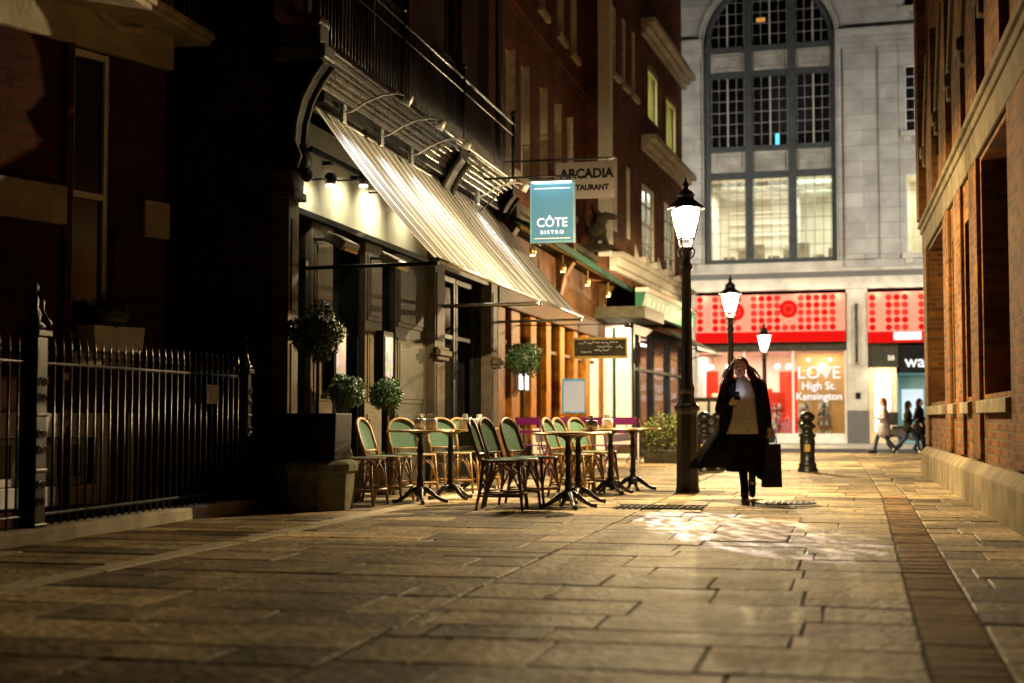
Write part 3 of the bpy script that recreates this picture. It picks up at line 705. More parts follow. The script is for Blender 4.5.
# ================================================================== CORNER BUILDING (left, beyond)
CB = thing('corner_brick_building', 'brick corner building with lit yellow upper windows and stone cornices over a glazed shop', 'building', (-5.25, 34.5, 0), math.atan2(10, .63))
lit = [(4.95, 6.98, 9.4, 10.95), (7.85, 10.15, 9.1, 10.75)]
low = [(3.95, 5.9, 5.25, 7.4), (7.4, 9.35, 5.25, 7.4)]
nar = [(.15, .75, 9.55, 11.3), (1.4, 2.0, 9.55, 11.3), (2.65, 3.25, 9.55, 11.3), (.3, .9, 5.6, 7.5), (1.9, 2.5, 5.6, 7.5)]
w = MB(); w.wall(-.2, 10.7, 4.3, 18, lit+low+nar, .22)
w.quad((-.2, 0, 4.3), (-.2, 0, 18), (-.2, 3, 18), (-.2, 3, 4.3)); w.quad((10.7, 0, -.4), (10.7, 6, -.4), (10.7, 6, 18), (10.7, 0, 18))
w.build('wall', M['brick_corner'], CB)
yell = mat('yellow_lit_room', (.66, .62, .28), .8, 0, .1, 2)
for u0, u1, z0, z1 in lit:
    sash(CB, u0, u1, z0, z1, .1, M['white'], M['glass'], 2, 1, .09, .05, 'lit_window', False)
    room(CB, u0-.02, u1+.02, .24, 2.2, z0-.02, z1+.02, yell)
    lamp('AREA', 'room_light', ((u0+u1)/2, 1.1, z1-.06), 34, (1, .95, .5), CB, aim=((u0+u1)/2, 1.1, 0), size=1.2, size_y=.8)
for u0, u1, z0, z1 in low+nar: sash(CB, u0, u1, z0, z1, .03, M['white'], M['window_dark'], 2, 4 if u1-u0 > 1 else 2, .11, .04, 'sash_window')
def mould(parent, u0, u1, z, steps, m, name='cornice', y0=0.):
    c = MB(); zz = z
    for dz, out in steps: c.box(u0, u1, y0-out, y0-.002, zz, zz+dz-.002); zz += dz
    return c.build(name, m, parent, .012)
mould(CB, 3.9, 11.0, 8.28, ((.12, .12), (.14, .26), (.16, .42)), M['stone'])
mould(CB, 3.9, 11.0, 11.5, ((.14, .12), (.14, .26), (.16, .42)), M['stone'])
mould(CB, -.25, 11.0, 4.55, ((.12, .14), (.2, .24), (.14, .36)), M['stone'])
q = MB(); q.box(-.32, -.05, -.06, .25, 4.9, 18); q.build('quoin_strip', M['white'], CB)
for u0, u1, z0, z1 in low+nar[:3]:
    s_ = MB(); s_.box(u0-.1, u1+.1, -.1, -.003, z0-.14, z0-.003); s_.build('window_sill', M['stone'], CB, .01)
for u in (3.0, 4.6, 6.4, 8.4):
    q = MB(); q.prism([(0, 4.9), (-.16, 4.95), (-.34, 5.1), (-.30, 5.25), (-.12, 5.2), (0, 5.6)], u-.12, u+.12, 'x'); q.build('stone_scroll', M['stone'], CB, .02)
# ground floor shop
f = MB()
for u in (2.5, 3.25, 5.25, 7.9, 10.45): f.box(u, u+.22, -.04, .14, -.2, 3.4)
f.box(2.5, 10.68, -.05, .15, 3.15, 3.42); f.box(2.5, 10.68, -.045, .15, -.2, .35)
f.box(2.5, 10.68, -.03, .13, 2.2, 2.28)
f.build('shopfront_frame', M['render_black'], CB, .01)
q = MB(); q.quad((2.5, .06, .2), (10.7, .06, .2), (10.7, .06, 3.3), (2.5, .06, 3.3)); q.build('shop_window_glass', M['glass'], CB)
room(CB, 2.45, 10.72, .2, 4, -.2, 3.4, mat('rose_shop_wall', (.74, .58, .52), .7, 0, .3, 1), 'shop_interior')
q = MB()
for i in range(7): q.box(3.3+i*1.0, 3.9+i*1.0, 1.4, 1.7, .9, 1.1+.35*(i % 3)); q.box(3.2+i*1.0, 4.0+i*1.0, 2.6, 3.0, 1.5, 1.58)
q.build('shop_shelving', mat('mixed_goods', (.55, .2, .12), .5, 0, .9, 3), CB)
q = MB()
for i in range(4): q.box(3.4+i*1.9, 4.6+i*1.9, 1.0, 1.2, 3.2, 3.24)
q.build('ceiling_light', emit('white_shop_tube', (1, .92, .86), 5), CB)
lamp('AREA', 'shop_light', (6.2, 1.6, 3.3), 1000, (1, .86, .76), CB, aim=(6.2, 1.6, 0), size=6, size_y=1.5)
# porch: white return wall and slab facing the lane
q = MB(); q.box(-.1, 2.46, .62, .7, -.2, 3.3); q.box(2.3, 2.48, .0, .62, -.2, 3.3); q.build('porch_wall', M['white'], CB)
q = MB(); q.box(.4, 3.1, -.75, .6, 3.42, 3.72); q.build('porch_slab', M['paint_grey'], CB, .02)
q = MB(); q.tube([(2.26, .42, -.1), (2.26, .42, 3.3)], .035, 8); q.build('drainpipe', M['awning_green'], CB)
lamp('AREA', 'porch_light', (1.5, .2, 3.4), 30, (1, .95, .8), CB, aim=(1.5, .2, 0), size=1.6, size_y=.5)
# green shop fascia board
t = thing('shop_fascia', 'green fascia board with pale lettering under a pink white rail on the corner building', 'sign', CB.matrix_basis @ Vector((2.5, -.1, 3.75)), math.atan2(10, .63))
q = MB(); q.prism([(0, 0), (-.16, .0), (-.28, .5), (0, .5)], 0, 8.2, 'x'); q.build('board', mat('fascia_green', (.05, .16, .11), .5, 0, .4, 2), t)
q = MB(); q.box(-.02, 8.22, -.36, .0, .505, .62); q.build('rail', mat('pink_white_rail', (.72, .58, .52), .5, 0, .15, 3), t, .01)
rnd = random.Random(11); q = MB(); u = .3
while u < 7.8:                                   # the lettering is not readable in the photo: plain pale strokes
    wd = rnd.uniform(.10, .26)
    q.cbox((u+wd/2, -.235, .26), (wd*.55, .012, rnd.uniform(.12, .26)), 0, rad(13)); u += wd+rnd.choice((.05, .05, .25))
q.build('lettering', M['letter_white'], t)
# black folding awning over the corner shop
t = thing('black_awning', 'small black folding awning projecting over the corner shop window', 'awning', CB.matrix_basis @ Vector((5.8, -.06, 3.5)), math.atan2(10, .63))
q = MB(); q.prism([(0, .06), (-1.1, -.52), (-1.1, -.56), (0, .02)], 0, 4.9, 'x'); q.build('cloth', M['canvas_dark'], t)
q = MB(); q.box(-.03, 4.93, -1.16, -1.08, -.62, -.54); q.build('front_rail', M['iron_matt'], t)
for u in (.1, 4.8):
    q = MB(); q.tube([(u, 0, -.75), (u, -.55, -.58), (u, -1.1, -.6)], .02, 6); q.build('arm', M['iron_matt'], t)

# ================================================================== MIDDLE BUILDING (Arcadia) : facade X = -5.85, Y 24.1 .. 36.6
MBd = thing('timber_front_building', 'red brown brick building with white sash windows over a varnished timber restaurant front', 'building', (-5.85, 24.1, 0), PI/2)
Y0 = 24.1
wins = []
for Yc in (25.9, 27.25, 29.1, 30.7, 32.2): wins.append((Yc-Y0-.42, Yc-Y0+.42, 5.65, 8.0))
for Yc in (26.4, 28.9, 31.0, 32.7): wins.append((Yc-Y0-.42, Yc-Y0+.42, 9.5, 11.6))
w = MB(); w.wall(0, 12.6, 4.9, 18, wins, .2); w.build('wall', M['brick_mid'], MBd)
for h in wins:
    sash(MBd, *h, .13, M['white'], M['window_dark'], 2, 4, .10, .03, 'sash_window')
    q = MB(); q.box(h[0]+.002, h[0]+.03, .005, .128, h[2], h[3]); q.build('window_lining', M['lining'], MBd)
    q = MB(); q.box(h[1]-.03, h[1]-.002, .005, .128, h[2], h[3]); q.build('window_lining', M['lining'], MBd)
    s_ = MB(); s_.box(h[0]-.1, h[1]+.1, -.1, -.003, h[2]-.14, h[2]-.003); s_.build('window_sill', M['stone_dim'], MBd, .01)
q = MB(); q.tube([(.35, -.12, 4.9), (.35, -.12, 18)], .07, 8); q.build('drainpipe', M['iron'], MBd)
q = MB(); q.tube([(10.9, -.1, 4.9), (10.9, -.1, 18)], .06, 8); q.build('drainpipe', M['awning_green'], MBd)
mould(MBd, 0, 10.6, 8.7, ((.1, .05), (.1, .1)), M['brick_mid'], 'string_course')
mould(MBd, -.2, 12.4, 4.45, ((.14, .1), (.16, .22), (.14, .32)), M['sooty_stone'])
for u in (.25, 5.9, 11.6):
    q = MB(); q.prism([(0, 3.4), (-.18, 3.45), (-.30, 4.0), (-.5, 4.3), (-.5, 4.75), (-.2, 5.3), (0, 5.3)], u-.18, u+.18, 'x'); q.build('stone_scroll', M['wood_dark'], MBd, .03)
# carved beast on the cornice: rounded blobs fused later
# timber front
q = MB()
cols = [(.35, .95), (1.45, 2.2), (3.2, 3.75), (4.75, 5.25), (6.3, 6.8), (8.0, 8.5), (9.6, 10.2), (11.7, 12.3)]
for a, b in cols: q.box(a, b, -.1, .1, -.1, 2.95)
q.build('timber_post', M['wood'], MBd, .03)
q = MB(); q.box(.3, 12.4, -.14, .1, 2.955, 3.35); q.build('timber_beam', M['wood_brown'], MBd, .02)
q = MB(); q.box(.3, 12.4, -.12, .1, 3.355, 4.44); q.build('fascia_board', M['wood_brown'], MBd, .02)
q = MB()
for (a, b), (c_, d_) in zip(cols, cols[1:]): q.box(b+.002, c_-.002, -.05, .08, -.1, .75); q.box(b+.002, c_-.002, -.03, .06, 2.3, 2.38)
q.build('timber_panel', M['wood_dark'], MBd, .01)
q = MB(); q.quad((.9, .03, .7), (12.3, .03, .7), (12.3, .03, 2.95), (.9, .03, 2.95)); q.build('restaurant_glass', M['glass'], MBd)
room(MBd, .3, 12.4, .2, 3.5, -.1, 3.3, mat('dim_restaurant', (.12, .06, .03), .7, 0, .5, 1), 'restaurant_interior')
q = MB()
for i in range(5): q.lathe([(.0, .0), (.14, .05), (.1, .26), (.02, .3)], (2.7+i*2, 1.5, 2.2), 10)
q.build('pendant_shade', emit('amber_shade', (1, .5, .12), 2.2), MBd)
lamp('AREA', 'restaurant_light', (6, 1.6, 3.1), 22, (1, .62, .28), MBd, aim=(6, 1.6, 0), size=8, size_y=1.2)
# green canopy with warm lamps underneath
t = thing('green_canopy', 'long dark green canopy with cream underside along the timber restaurant front', 'awning', (-5.85, 24.15, 4.3), PI/2)
q = MB(); q.prism([(-.12, .34), (-.72, .06), (-.72, .0), (-.12, .28)], 0, 12.8, 'x'); q.build('cloth', M['awning_green'], t)
q = MB(); q.prism([(-.12, .27), (-.70, -.006), (-.70, -.03), (-.12, .24)], .02, 12.78, 'x'); q.build('lining', mat('cream_canvas', (.5, .42, .2), .7, 0, .2, 3), t)
q = MB(); q.box(-.02, 12.82, -.78, -.725, -.07, .06); q.build('front_rail', M['awning_green'], t)
for i, u in enumerate((1.2, 4.2, 7.2, 10.2)):
    lamp('POINT', 'canopy_lamp', (-5.3, Y0+u, 3.85), 15, (1, .66, .26), None, .06)
    tt = thing('canopy_downlight', ['first amber downlight under the green canopy beside the blue hanging sign', 'second amber downlight under the green canopy', 'third amber downlight under the green canopy', 'last amber downlight under the green canopy nearest the white porch'][i], 'lamp', (-5.3, Y0+u, 3.92), 0, 'amber downlights under the canopy')
    q = MB(); q.lathe([(.06, 0), (.06, .12), (.02, .16), (.02, .34)], n=10); q.build('housing', M['brass'], tt)
    q = MB(); q.lathe([(.045, -.012), (.045, -.004)], n=10); q.build('bulb', emit('amber_bulb', (1, .7, .3), 12, False), tt)
# glowing menu box on the timber front
t = thing('menu_lightbox', 'small glowing white menu box on the timber post below the round topiary', 'lightbox', (-5.62, 26.05, 1.45), PI/2)
q = MB(); q.box(-.17, .17, -.05, .08, 0, .58); q.build('case', M['wood_dark'], t)
q = MB(); q.box(-.14, .14, -.056, -.052, .03, .55); q.build('lit_face', emit('menu_glow', (.95, .93, 1), 3.2), t)
q = MB(); q.box(-.17, -.172, -.05, .06, .03, .55); q.build('lit_side', emit('menu_glow_side', (.95, .93, 1), 3.2, False), t)

# ================================================================== BISTRO (X = -5.8, Y 14.25 .. 24.1)
BB = thing('bistro_building', 'dark painted bistro front with lit olive fascia and moulded cornice', 'building', (-5.8, 14.25, 0), PI/2)
def yl(Y): return Y-14.25
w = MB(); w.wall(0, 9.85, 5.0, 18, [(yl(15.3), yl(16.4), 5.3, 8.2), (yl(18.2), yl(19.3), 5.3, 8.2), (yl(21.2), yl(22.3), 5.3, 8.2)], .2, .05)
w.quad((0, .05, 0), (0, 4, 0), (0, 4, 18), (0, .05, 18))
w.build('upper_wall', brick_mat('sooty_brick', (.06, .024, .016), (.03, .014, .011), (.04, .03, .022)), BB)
for Y in (15.3, 18.2, 21.2): sash(BB, yl(Y), yl(Y)+1.1, 5.3, 8.2, .14, M['paint_grey'], M['window_dark'], 2, 2, .08, .03, 'french_window')
# ground storey back wall with openings
ops = [(yl(14.75), yl(15.25), 0, 3.2), (yl(16.05), yl(17.15), 0, 3.2), (yl(17.95), yl(18.45), .5, 3.2), (yl(20.9), yl(23.4), .55, 3.2)]
w = MB(); w.wall(0, 9.85, -.1, 5.0, ops, .25, .06); w.build('ground_wall', M['paint_dark'], BB)
q = MB()
for a, b, c_, d_ in ops: q.quad((a, .3, c_), (b, .3, c_), (b, .3, d_), (a, .3, d_))
q.build('dark_glazing', M['window_dark'], BB)
# door leaves and panelled piers
def panel(u0, u1, m, name='panelled_pier'):
    q = MB(); q.box(u0, u1, -.02, .058, .0, 3.22)
    for z0, z1 in ((.25, 1.0), (1.15, 2.05), (2.2, 3.05)):
        q.box(u0+.08, u1-.08, -.035, -.0205, z0, z1); q.box(u0+.14, u1-.14, -.045, -.0355, z0+.06, z1-.06)
    return q.build(name, m, BB, .008)
panel(yl(15.28), yl(16.0), M['paint_pale']); panel(yl(17.2), yl(17.9), M['paint_pale'])
panel(yl(18.5), yl(19.98), M['paint_grey'])
q = MB()
for a, b in ((20.95, 22.1), (22.15, 23.35)):
    q.box(yl(a), yl(b), .1, .16, .56, .7); q.box(yl(a), yl(a)+.1, .1, .16, .7, 3.1); q.box(yl(b)-.1, yl(b), .1, .16, .7, 3.1); q.box(yl(a), yl(b), .1, .16, 3.1, 3.2); q.box(yl(a)+.1, yl(b)-.1, .11, .15, 2.2, 2.27)
q.build('window_frame', M['render_black'], BB, .005)
# pilasters with capitals, bases and scroll consoles
def pilaster(u, wd, m):
    q = MB(); q.box(u, u+wd, -.14, .05, .45, 3.3); q.box(u+.07, u+wd-.07, -.155, -.1405, .7, 1.75); q.box(u+.07, u+wd-.07, -.155, -.1405, 2.1, 3.1)
    o = q.build('pilaster', m, BB, .01)
    q = MB(); q.box(u-.04, u+wd+.04, -.2, .05, -.05, .3); q.box(u-.02, u+wd+.02, -.17, .05, .302, .446); q.build('pilaster_base', M['paint_dark'], BB, .02)
    q = MB()
    q.box(u-.03, u+wd+.03, -.2, -.157, 1.80, 1.86); q.box(u-.05, u+wd+.05, -.24, -.157, 1.865, 1.95); q.box(u-.03, u+wd+.03, -.2, -.157, 1.955, 2.0)
    q.build('pilaster_band', m, BB, .012)
    q = MB(); q.box(u-.04, u+wd+.04, -.22, .05, 3.305, 3.4); q.box(u-.02, u+wd+.02, -.19, .05, 3.402, 3.62); q.build('capital', m, BB, .02)
    prof = [(0, 3.625), (-.2, 3.63), (-.24, 3.75), (-.17, 3.9), (-.19, 4.15), (-.26, 4.4), (-.38, 4.62), (-.50, 4.78), (-.52, 4.95), (0, 4.95)]
    q = MB(); q.prism(prof, u+.02, u+wd-.02, 'x'); q.build('scroll_console', M['paint_dark'], BB, .02)
    pts = [(-.21, 3.64), (-.255, 3.76), (-.185, 3.92), (-.205, 4.15), (-.275, 4.40), (-.395, 4.62), (-.515, 4.78)]
    q = MB()
    for uu in (u+.0, u+wd): q.tube([(uu, a, b) for a, b in pts], .035, 6)
    q.build('console_edge', M['paint_grey'], BB)
    q = MB(); q.sphere((u+wd/2, -.23, 3.72), (.13, .1, .12)); q.sphere((u+wd/2, -.28, 3.58), (.1, .06, .08)); q.build('console_scroll', M['paint_dark'], BB)
for Y, wd in ((14.27, .30), (20.05, .55), (23.6, .45)): pilaster(yl(Y), wd, M['paint_pale'])
q = MB(); q.box(yl(14.66), yl(20.04), -.03, .05, 3.28, 4.32); q.build('fascia_board', M['fascia'], BB, .01)
q = MB(); q.box(yl(20.66), yl(23.59), -.03, .05, 3.28, 4.32); q.build('fascia_board', M['fascia'], BB, .01)
q = MB(); q.box(yl(14.66), yl(20.04), -.1, .05, 3.2, 3.275); q.box(yl(20.66), yl(23.59), -.1, .05, 3.2, 3.275); q.build('fascia_moulding', M['render_black'], BB, .01)
q = MB()
for a, b in ((14.5, 20.1), (20.6, 24.05)):
    q.box(yl(a), yl(b), -.3, .04, 4.62, 4.70); q.box(yl(a), yl(b), -.34, .04, 4.705, 4.75)
    q.box(yl(a), yl(b), -.40, .04, 4.755, 4.82); q.box(yl(a), yl(b), -.44, .04, 4.825, 4.86); q.box(yl(a), yl(b), -.50, .04, 4.865, 4.93); q.box(yl(a), yl(b), -.53, .04, 4.935, 4.97)
q.build('cornice', M['cornice'], BB, .012)
q = MB(); q.box(yl(14.2), yl(14.55), -.56, .04, 4.8, 4.965); q.box(yl(14.22), yl(14.5), -.5, .0, 4.97, 5.2); q.tube([(yl(14.2), -.42, 5.22), (yl(14.52), -.42, 5.22)], .09, 10); q.build('cornice_end_block', M['cornice'], BB, .02)
# balcony guard over the cornice
q = MB(); q.tube([(yl(14.3), -.45, 6.05), (yl(24), -.45, 6.05)], .025, 6); q.tube([(yl(14.3), -.45, 5.05), (yl(24), -.45, 5.05)], .018, 6)
q.tube([(yl(14.3), -.45, 5.85), (yl(24), -.45, 5.85)], .014, 6)
rl = q.build('balcony_rail', M['iron'], BB)
q = MB(); u = yl(14.35)
while u < yl(24): q.tube([(u, -.45, 4.97), (u, -.45, 6.05)], .009, 5); u += .115
q.build('balusters', M['iron'], rl)
q = MB()
for Y in (14.3, 17.4, 20.5, 23.9): q.tube([(yl(Y), -.45, 4.97), (yl(Y), -.45, 6.2)], .03, 6); q.sphere((yl(Y), -.45, 6.24), .05)
q.build('rail_post', M['iron'], rl)
q = MB(); q.tube([(yl(17.35), -.02, 5), (yl(17.35), -.02, 18)], .06, 8); q.build('drainpipe', M['paint_grey'], BB)
# menu cases
def poster_mat(name, seed):
    m, nt, b = new_mat(name); N, L = nt.nodes, nt.links
    tc = N.new('ShaderNodeTexCoord'); v = N.new('ShaderNodeTexVoronoi'); v.inputs['Scale'].default_value = 8; mp = N.new('ShaderNodeMapping'); mp.inputs['Location'].default_value = (seed, seed, seed)
    L.new(tc.outputs['Object'], mp.inputs[0]); L.new(mp.outputs[0], v.inputs['Vector'])
    hs = N.new('ShaderNodeHueSaturation'); hs.inputs['Saturation'].default_value = .75; hs.inputs['Value'].default_value = .16
    L.new(v.outputs['Color'], hs.inputs['Color']); L.new(hs.outputs[0], b.inputs['Base Color']); L.new(hs.outputs[0], b.inputs['Emission Color']); b.inputs['Emission Strength'].default_value = 1.0
    return m
for Y, zz, lb, sd in ((15.86, 1.25, 'black wall case with a coloured poster behind the large round topiary', 1.), (17.72, 1.3, 'tall black wall case with a bright coloured menu above the second small topiary', 4.)):
    t = thing('poster_case', lb, 'menu case', (-5.8, Y, zz), PI/2, 'menu cases on the bistro front')
    q = MB(); q.box(-.21, .21, -.17, -.05, 0, .78); q.build('case', M['render_black'], t, .01)
    q = MB(); q.box(-.16, .16, -.178, -.172, .05, .70); q.build('poster', poster_mat('poster_print', sd), t)

# awnings: sloping striped cloth on folding arms
def awning(Ya, Yb, label):
    t = thing('striped_awning', label, 'awning', (-5.8, Ya, 0), PI/2, 'striped awnings on the bistro')
    W = Yb-Ya
    q = MB(); nu, nv = 40, 12; vs = []
    for j in range(nv+1):
        f = j/nv
        for i in range(nu+1):
            sag = .06*math.sin(PI*f)+.014*math.sin(i*.9)*f+.02*math.sin(i*.31+2)*math.sin(PI*f)+.01*math.sin(i*1.7+f*9)*f
            vs.append((W*i/nu, -.17-f*1.44, 4.46-f*1.78-sag))
    fs = [(j*(nu+1)+i, j*(nu+1)+i+1, (j+1)*(nu+1)+i+1, (j+1)*(nu+1)+i) for j in range(nv) for i in range(nu)]
    q.add(vs, fs, True); q.build('cloth', M['awning'], t)
    q = MB(); q.tube([(-.02, -1.62, 2.68), (W+.02, -1.62, 2.68)], .028, 8); q.build('front_rail', M['steel'], t)
    q = MB(); q.box(0, W, -.30, -.06, 4.49, 4.615); q.build('cassette', M['render_black'], t, .02)
    q = MB(); q.tube([(0, -.15, 4.44), (W, -.15, 4.44)], .045, 8); q.build('roller', M['steel'], t)
    for u in (.03, W-.03):
        q = MB(); q.tube([(u, -.06, 2.62), (u, -1.62, 2.64)], .022, 8); q.box(u-.04, u+.04, -.1, -.0, 2.52, 2.72); q.build('arm', M['iron_matt'] if u < 1 else M['steel'], t)
    return t
awning(14.9, 20.45, 'large grey and cream striped awning at the near end of the bistro, by the planter')
awning(20.58, 24.1, 'smaller grey and cream striped awning at the far bistro end, beside the blue sign')

# gooseneck lamps over the awnings
def goose(Y, label):
    t = thing('gooseneck_lamp', label, 'lamp', (-5.46, Y, 4.45), PI/2, 'gooseneck lamps over the awning')
    q = MB(); q.box(-.06, .06, -.05, -.0, -.13, .1); q.build('mount', M['steel'], t, .01)
    pts = [(0, -.04, 0), (.02, -.12, .02), (.02, -.3, .12), (.02, -.5, .19), (.02, -.68, .2), (.02, -.78, .16)]
    q = MB(); q.tube(pts, .013, 6); q.build('arm', M['lamp_silver'], t)
    q = MB(); q.tube([(.02, -.82, .17), (.02, -.76, .06)], [.05, .055], 10); q.build('head', M['lamp_silver'], t)
    p = Vector((-5.46+.755, Y+.02, 4.45+.04))
    lamp('SPOT', 'gooseneck_light', p, GOOSE, (.95, .98, 1), None, .03, rad(88), (-5.2, Y+.02, 3.6), .7)
    return t
GOOSE = 120
for Y, lb in ((15.35, 'nearest gooseneck lamp above the large striped awning, next to the curved console'), (16.75, 'second gooseneck lamp above the large striped awning'), (18.05, 'third gooseneck lamp above the large striped awning'), (21.7, 'gooseneck lamp above the small awning left of the blue sign')):
    goose(Y, lb)
# small spotlights on the fascia rail
rail = thing('spotlight_rail', 'dark slim bar carrying spotlights in front of the olive fascia', 'rail', (-5.8, 14.7, 3.92), PI/2)
q = MB(); q.box(0, 2.0, -.24, -.2, -.03, .03); q.build('bar', M['render_black'], rail)
q = MB()
for u in (.05, .9, 1.9): q.box(u-.025, u+.025, -.2, -.03, -.02, .02)
q.build('bracket', M['render_black'], rail)
def spotl(Y, z, label, e, out=0):
    t = thing('fascia_spotlight', label, 'spotlight', (-5.8, Y, z), PI/2, 'spotlights in front of the fascia')
    q = MB(); q.tube([(0, -.03, 0), (0, -.3, 0)], .012, 6); q.build('stem', M['iron'], t)
    q = MB(); q.sphere((.0, -.36, .0), .075); q.build('head', M['iron'], t)
    q = MB(); q.lathe([(.05, -.085), (.05, -.07)], (0, -.36, 0), 10); q.build('lens', emit('spot_lens', (1, .93, .75), 16, False), t)
    lamp('SPOT', 'fascia_light', (-5.8+.40, Y, z-.1), e, (1, .90, .60), None, .03, rad(130), (-5.78, Y, z-.28), .5)
    if out: lamp('SPOT', 'terrace_light', (-5.8+.47, Y, z-.02), out, (1, .84, .55), None, .04, rad(100), (-3.3, Y-.6, 0), .7)
spotl(14.95, 3.62, 'spotlight in front of the fascia nearest the end pilaster', 34)
spotl(16.1, 3.8, 'spotlight in front of the fascia above the first heater', 40, 240)
spotl(17.3, 3.84, 'third spotlight along the fascia, half behind the awning edge', 75, 300)
spotl(18.7, 3.84, 'spotlight on the fascia behind the awning cloth', 30, 320)
spotl(22.0, 3.84, 'spotlight on the fascia behind the smaller awning', 30, 300)
# heaters
def heater(Y, label):
    t = thing('patio_heater', label, 'heater', (-5.8, Y, 2.95), PI/2, 'wall heaters under the awning')
    q = MB(); q.cbox((0, -.36, 0), (.52, .26, .12), 0, rad(28)); q.build('hood', mat('heater_steel', (.10, .085, .06), .35, .4, .2, 6), t, .02)
    q = MB(); q.cbox((0, -.385, -.055), (.44, .2, .03), 0, rad(28)); q.build('reflector', mat('heater_mesh', (.55, .38, .18), .45, .2, .3, 30), t)
    q = MB(); q.tube([(0, .0, .05), (0, -.3, .04)], .02, 6); q.build('bracket', M['iron'], t)
heater(15.35, 'tilted box heater on the wall nearest the end pilaster')
heater(17.35, 'tilted box heater on the wall farther along, near the awning edge')

# blue hanging sign
t = thing('hanging_sign', 'blue square hanging bistro sign with white lettering lit from its top edge', 'sign', (-4.28, 22.0, 3.72))
bl = emit('self_glowing_blue_panel', (.10, .235, .29), .85)  # glow in the panel stands in for the strip's light from above
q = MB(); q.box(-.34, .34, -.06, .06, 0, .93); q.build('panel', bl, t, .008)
fr_ = mat('sign_frame_blue', (.10, .22, .28), .4, 0, .15, 5)
q = MB()
for a, b, c_, d_ in ((-.35, -.33, -.005, .94), (.33, .35, -.005, .94), (-.33, .33, -.005, .02), (-.33, .33, .92, .94)): q.box(a, b, -.075, .075, c_, d_)
q.build('frame', fr_, t)
q = MB()
for a, b, c_, d_ in ((-.29, .29, .06, .068), (-.29, .29, .855, .863)): q.box(a, b, -.066, -.061, c_, d_)
q.build('inset_line', M['letter_white'], t)
ls = emit('white_sign_lettering', (.9, .97, 1), 1.1, False)
text('lettering', 'CÔTE', .20, ls, t, (0, -.066, .31), bold=.002, sx=.95)
text('lettering', 'BISTRO', .075, ls, t, (0, -.066, .16), bold=.003, sx=1.1, spacing=1.5)
q = MB(); q.box(-.36, .36, -.15, -.06, .955, .99); q.box(-.36, .36, -.01, .01, .945, .99); q.build('light_trough', M['steel'], t)
q = MB(); q.box(-.32, .32, -.14, -.09, .949, .953); q.build('strip_light', emit('cool_strip', (.75, .95, 1), 10), t)
lamp('AREA', 'sign_light', (-4.28, 21.80, 4.66), 2.6, (.7, .92, 1), None, aim=(-4.28, 21.95, 4.0), size=.6, size_y=.04)
q = MB(); q.tube([(-1.5, 0, 1.06), (.4, 0, 1.06)], .02, 8); q.tube([(-1.5, 0, .3), (-1.0, 0, .7), (-.7, 0, 1.05)], .014, 6)
for x in (-.25, .25): q.tube([(x, 0, .94), (x, 0, 1.06)], .01, 6)
q.build('bracket', M['iron'], t)
# ARCADIA board
t = thing('hanging_sign', 'grey rectangular ARCADIA restaurant board with black lettering behind the blue sign', 'sign', (-4.27, 25.0, 4.88))
q = MB(); q.box(-.53, .53, -.03, .03, 0, .66); q.build('board', mat('grey_sign_board', (.27, .24, .22), .6, 0, .12, 3), t, .008)
text('lettering', 'ARCADIA', .235, M['letter_black'], t, (.03, -.034, .44), bold=.010, sx=.95)
text('lettering', 'RESTAURANT', .14, M['letter_black'], t, (.03, -.034, .19), bold=.007, sx=.92)
q = MB(); q.tube([(-1.6, 0, .72), (.53, 0, .72)], .018, 6)
for x in (-.4, .4): q.tube([(x, 0, .66), (x, 0, .72)], .01, 6)
q.build('bracket', M['iron'], t)
# gilt framed chalk sign
t = thing('chalk_sign', 'gilt framed dark sign with chalk writing hanging in front of the timber restaurant', 'sign', (-4.17, 26.0, 2.06))
q = MB(); q.box(-.49, .49, -.02, .02, .02, .36); q.build('board', M['chalk'], t)
q = MB()
for a, b, c_, d_ in ((-.52, .52, -.01, .035), (-.52, .52, .335, .38), (-.52, -.48, .035, .335), (.48, .52, .035, .335)): q.box(a, b, -.04, .04, c_, d_)
q.build('frame', M['gold'], t, .006)
rnd = random.Random(4); q = MB()
for row, (x0, x1) in ((.275, (-.40, .34)), (.205, (-.05, .2)), (.14, (-.1, .15)), (.10, (-.36, -.2)), (.2, (.3, .42))):
    x = x0
    while x < x1:
        q.tube([(x, -.024, row), (x+.02, -.024, row+rnd.uniform(-.02, .035)), (x+.04, -.024, row+rnd.uniform(-.02, .02))], .006, 4); x += rnd.uniform(.04, .065)
q.build('chalk_writing', M['letter_white'], t)
q = MB(); q.tube([(-1.65, 0, .62), (.55, 0, .62)], .012, 6)
for x in (-.4, .4): q.tube([(x, 0, .38), (x, 0, .62)], .006, 5)
q.build('hanging_rod', M['iron'], t)

# ================================================================== LEFT DARK BUILDING with canted bay, railings
LB = thing('dark_brick_house', 'unlit dark brick house with pale stone bands behind the iron railings', 'building', (-6.85, 13.75, 0), rad(70))
hole = (-1.24, -.74, 1.72, 4.62)
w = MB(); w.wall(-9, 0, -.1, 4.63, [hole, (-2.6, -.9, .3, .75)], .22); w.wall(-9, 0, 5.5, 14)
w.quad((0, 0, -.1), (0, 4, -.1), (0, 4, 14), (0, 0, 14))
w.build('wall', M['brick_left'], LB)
q = MB(); q.box(-9, -1.32, -.06, .0, 2.83, 3.21); q.box(-.32, .03, -.06, .0, 2.83, 3.21); q.box(.0, .03, .0, .4, 2.83, 3.21); q.build('stone_band', M['stone_dim'], LB, .015)
q = MB(); q.box(-9, .04, -.08, .02, 4.632, 5.498); q.tube([(-1.2, -.08, 5.2), (-.95, -.09, 4.98), (-.7, -.09, 4.9), (-.45, -.09, 4.95), (-.25, -.08, 5.15)], .05, 6); q.build('stone_lintel', M['stone_dim'], LB, .02)
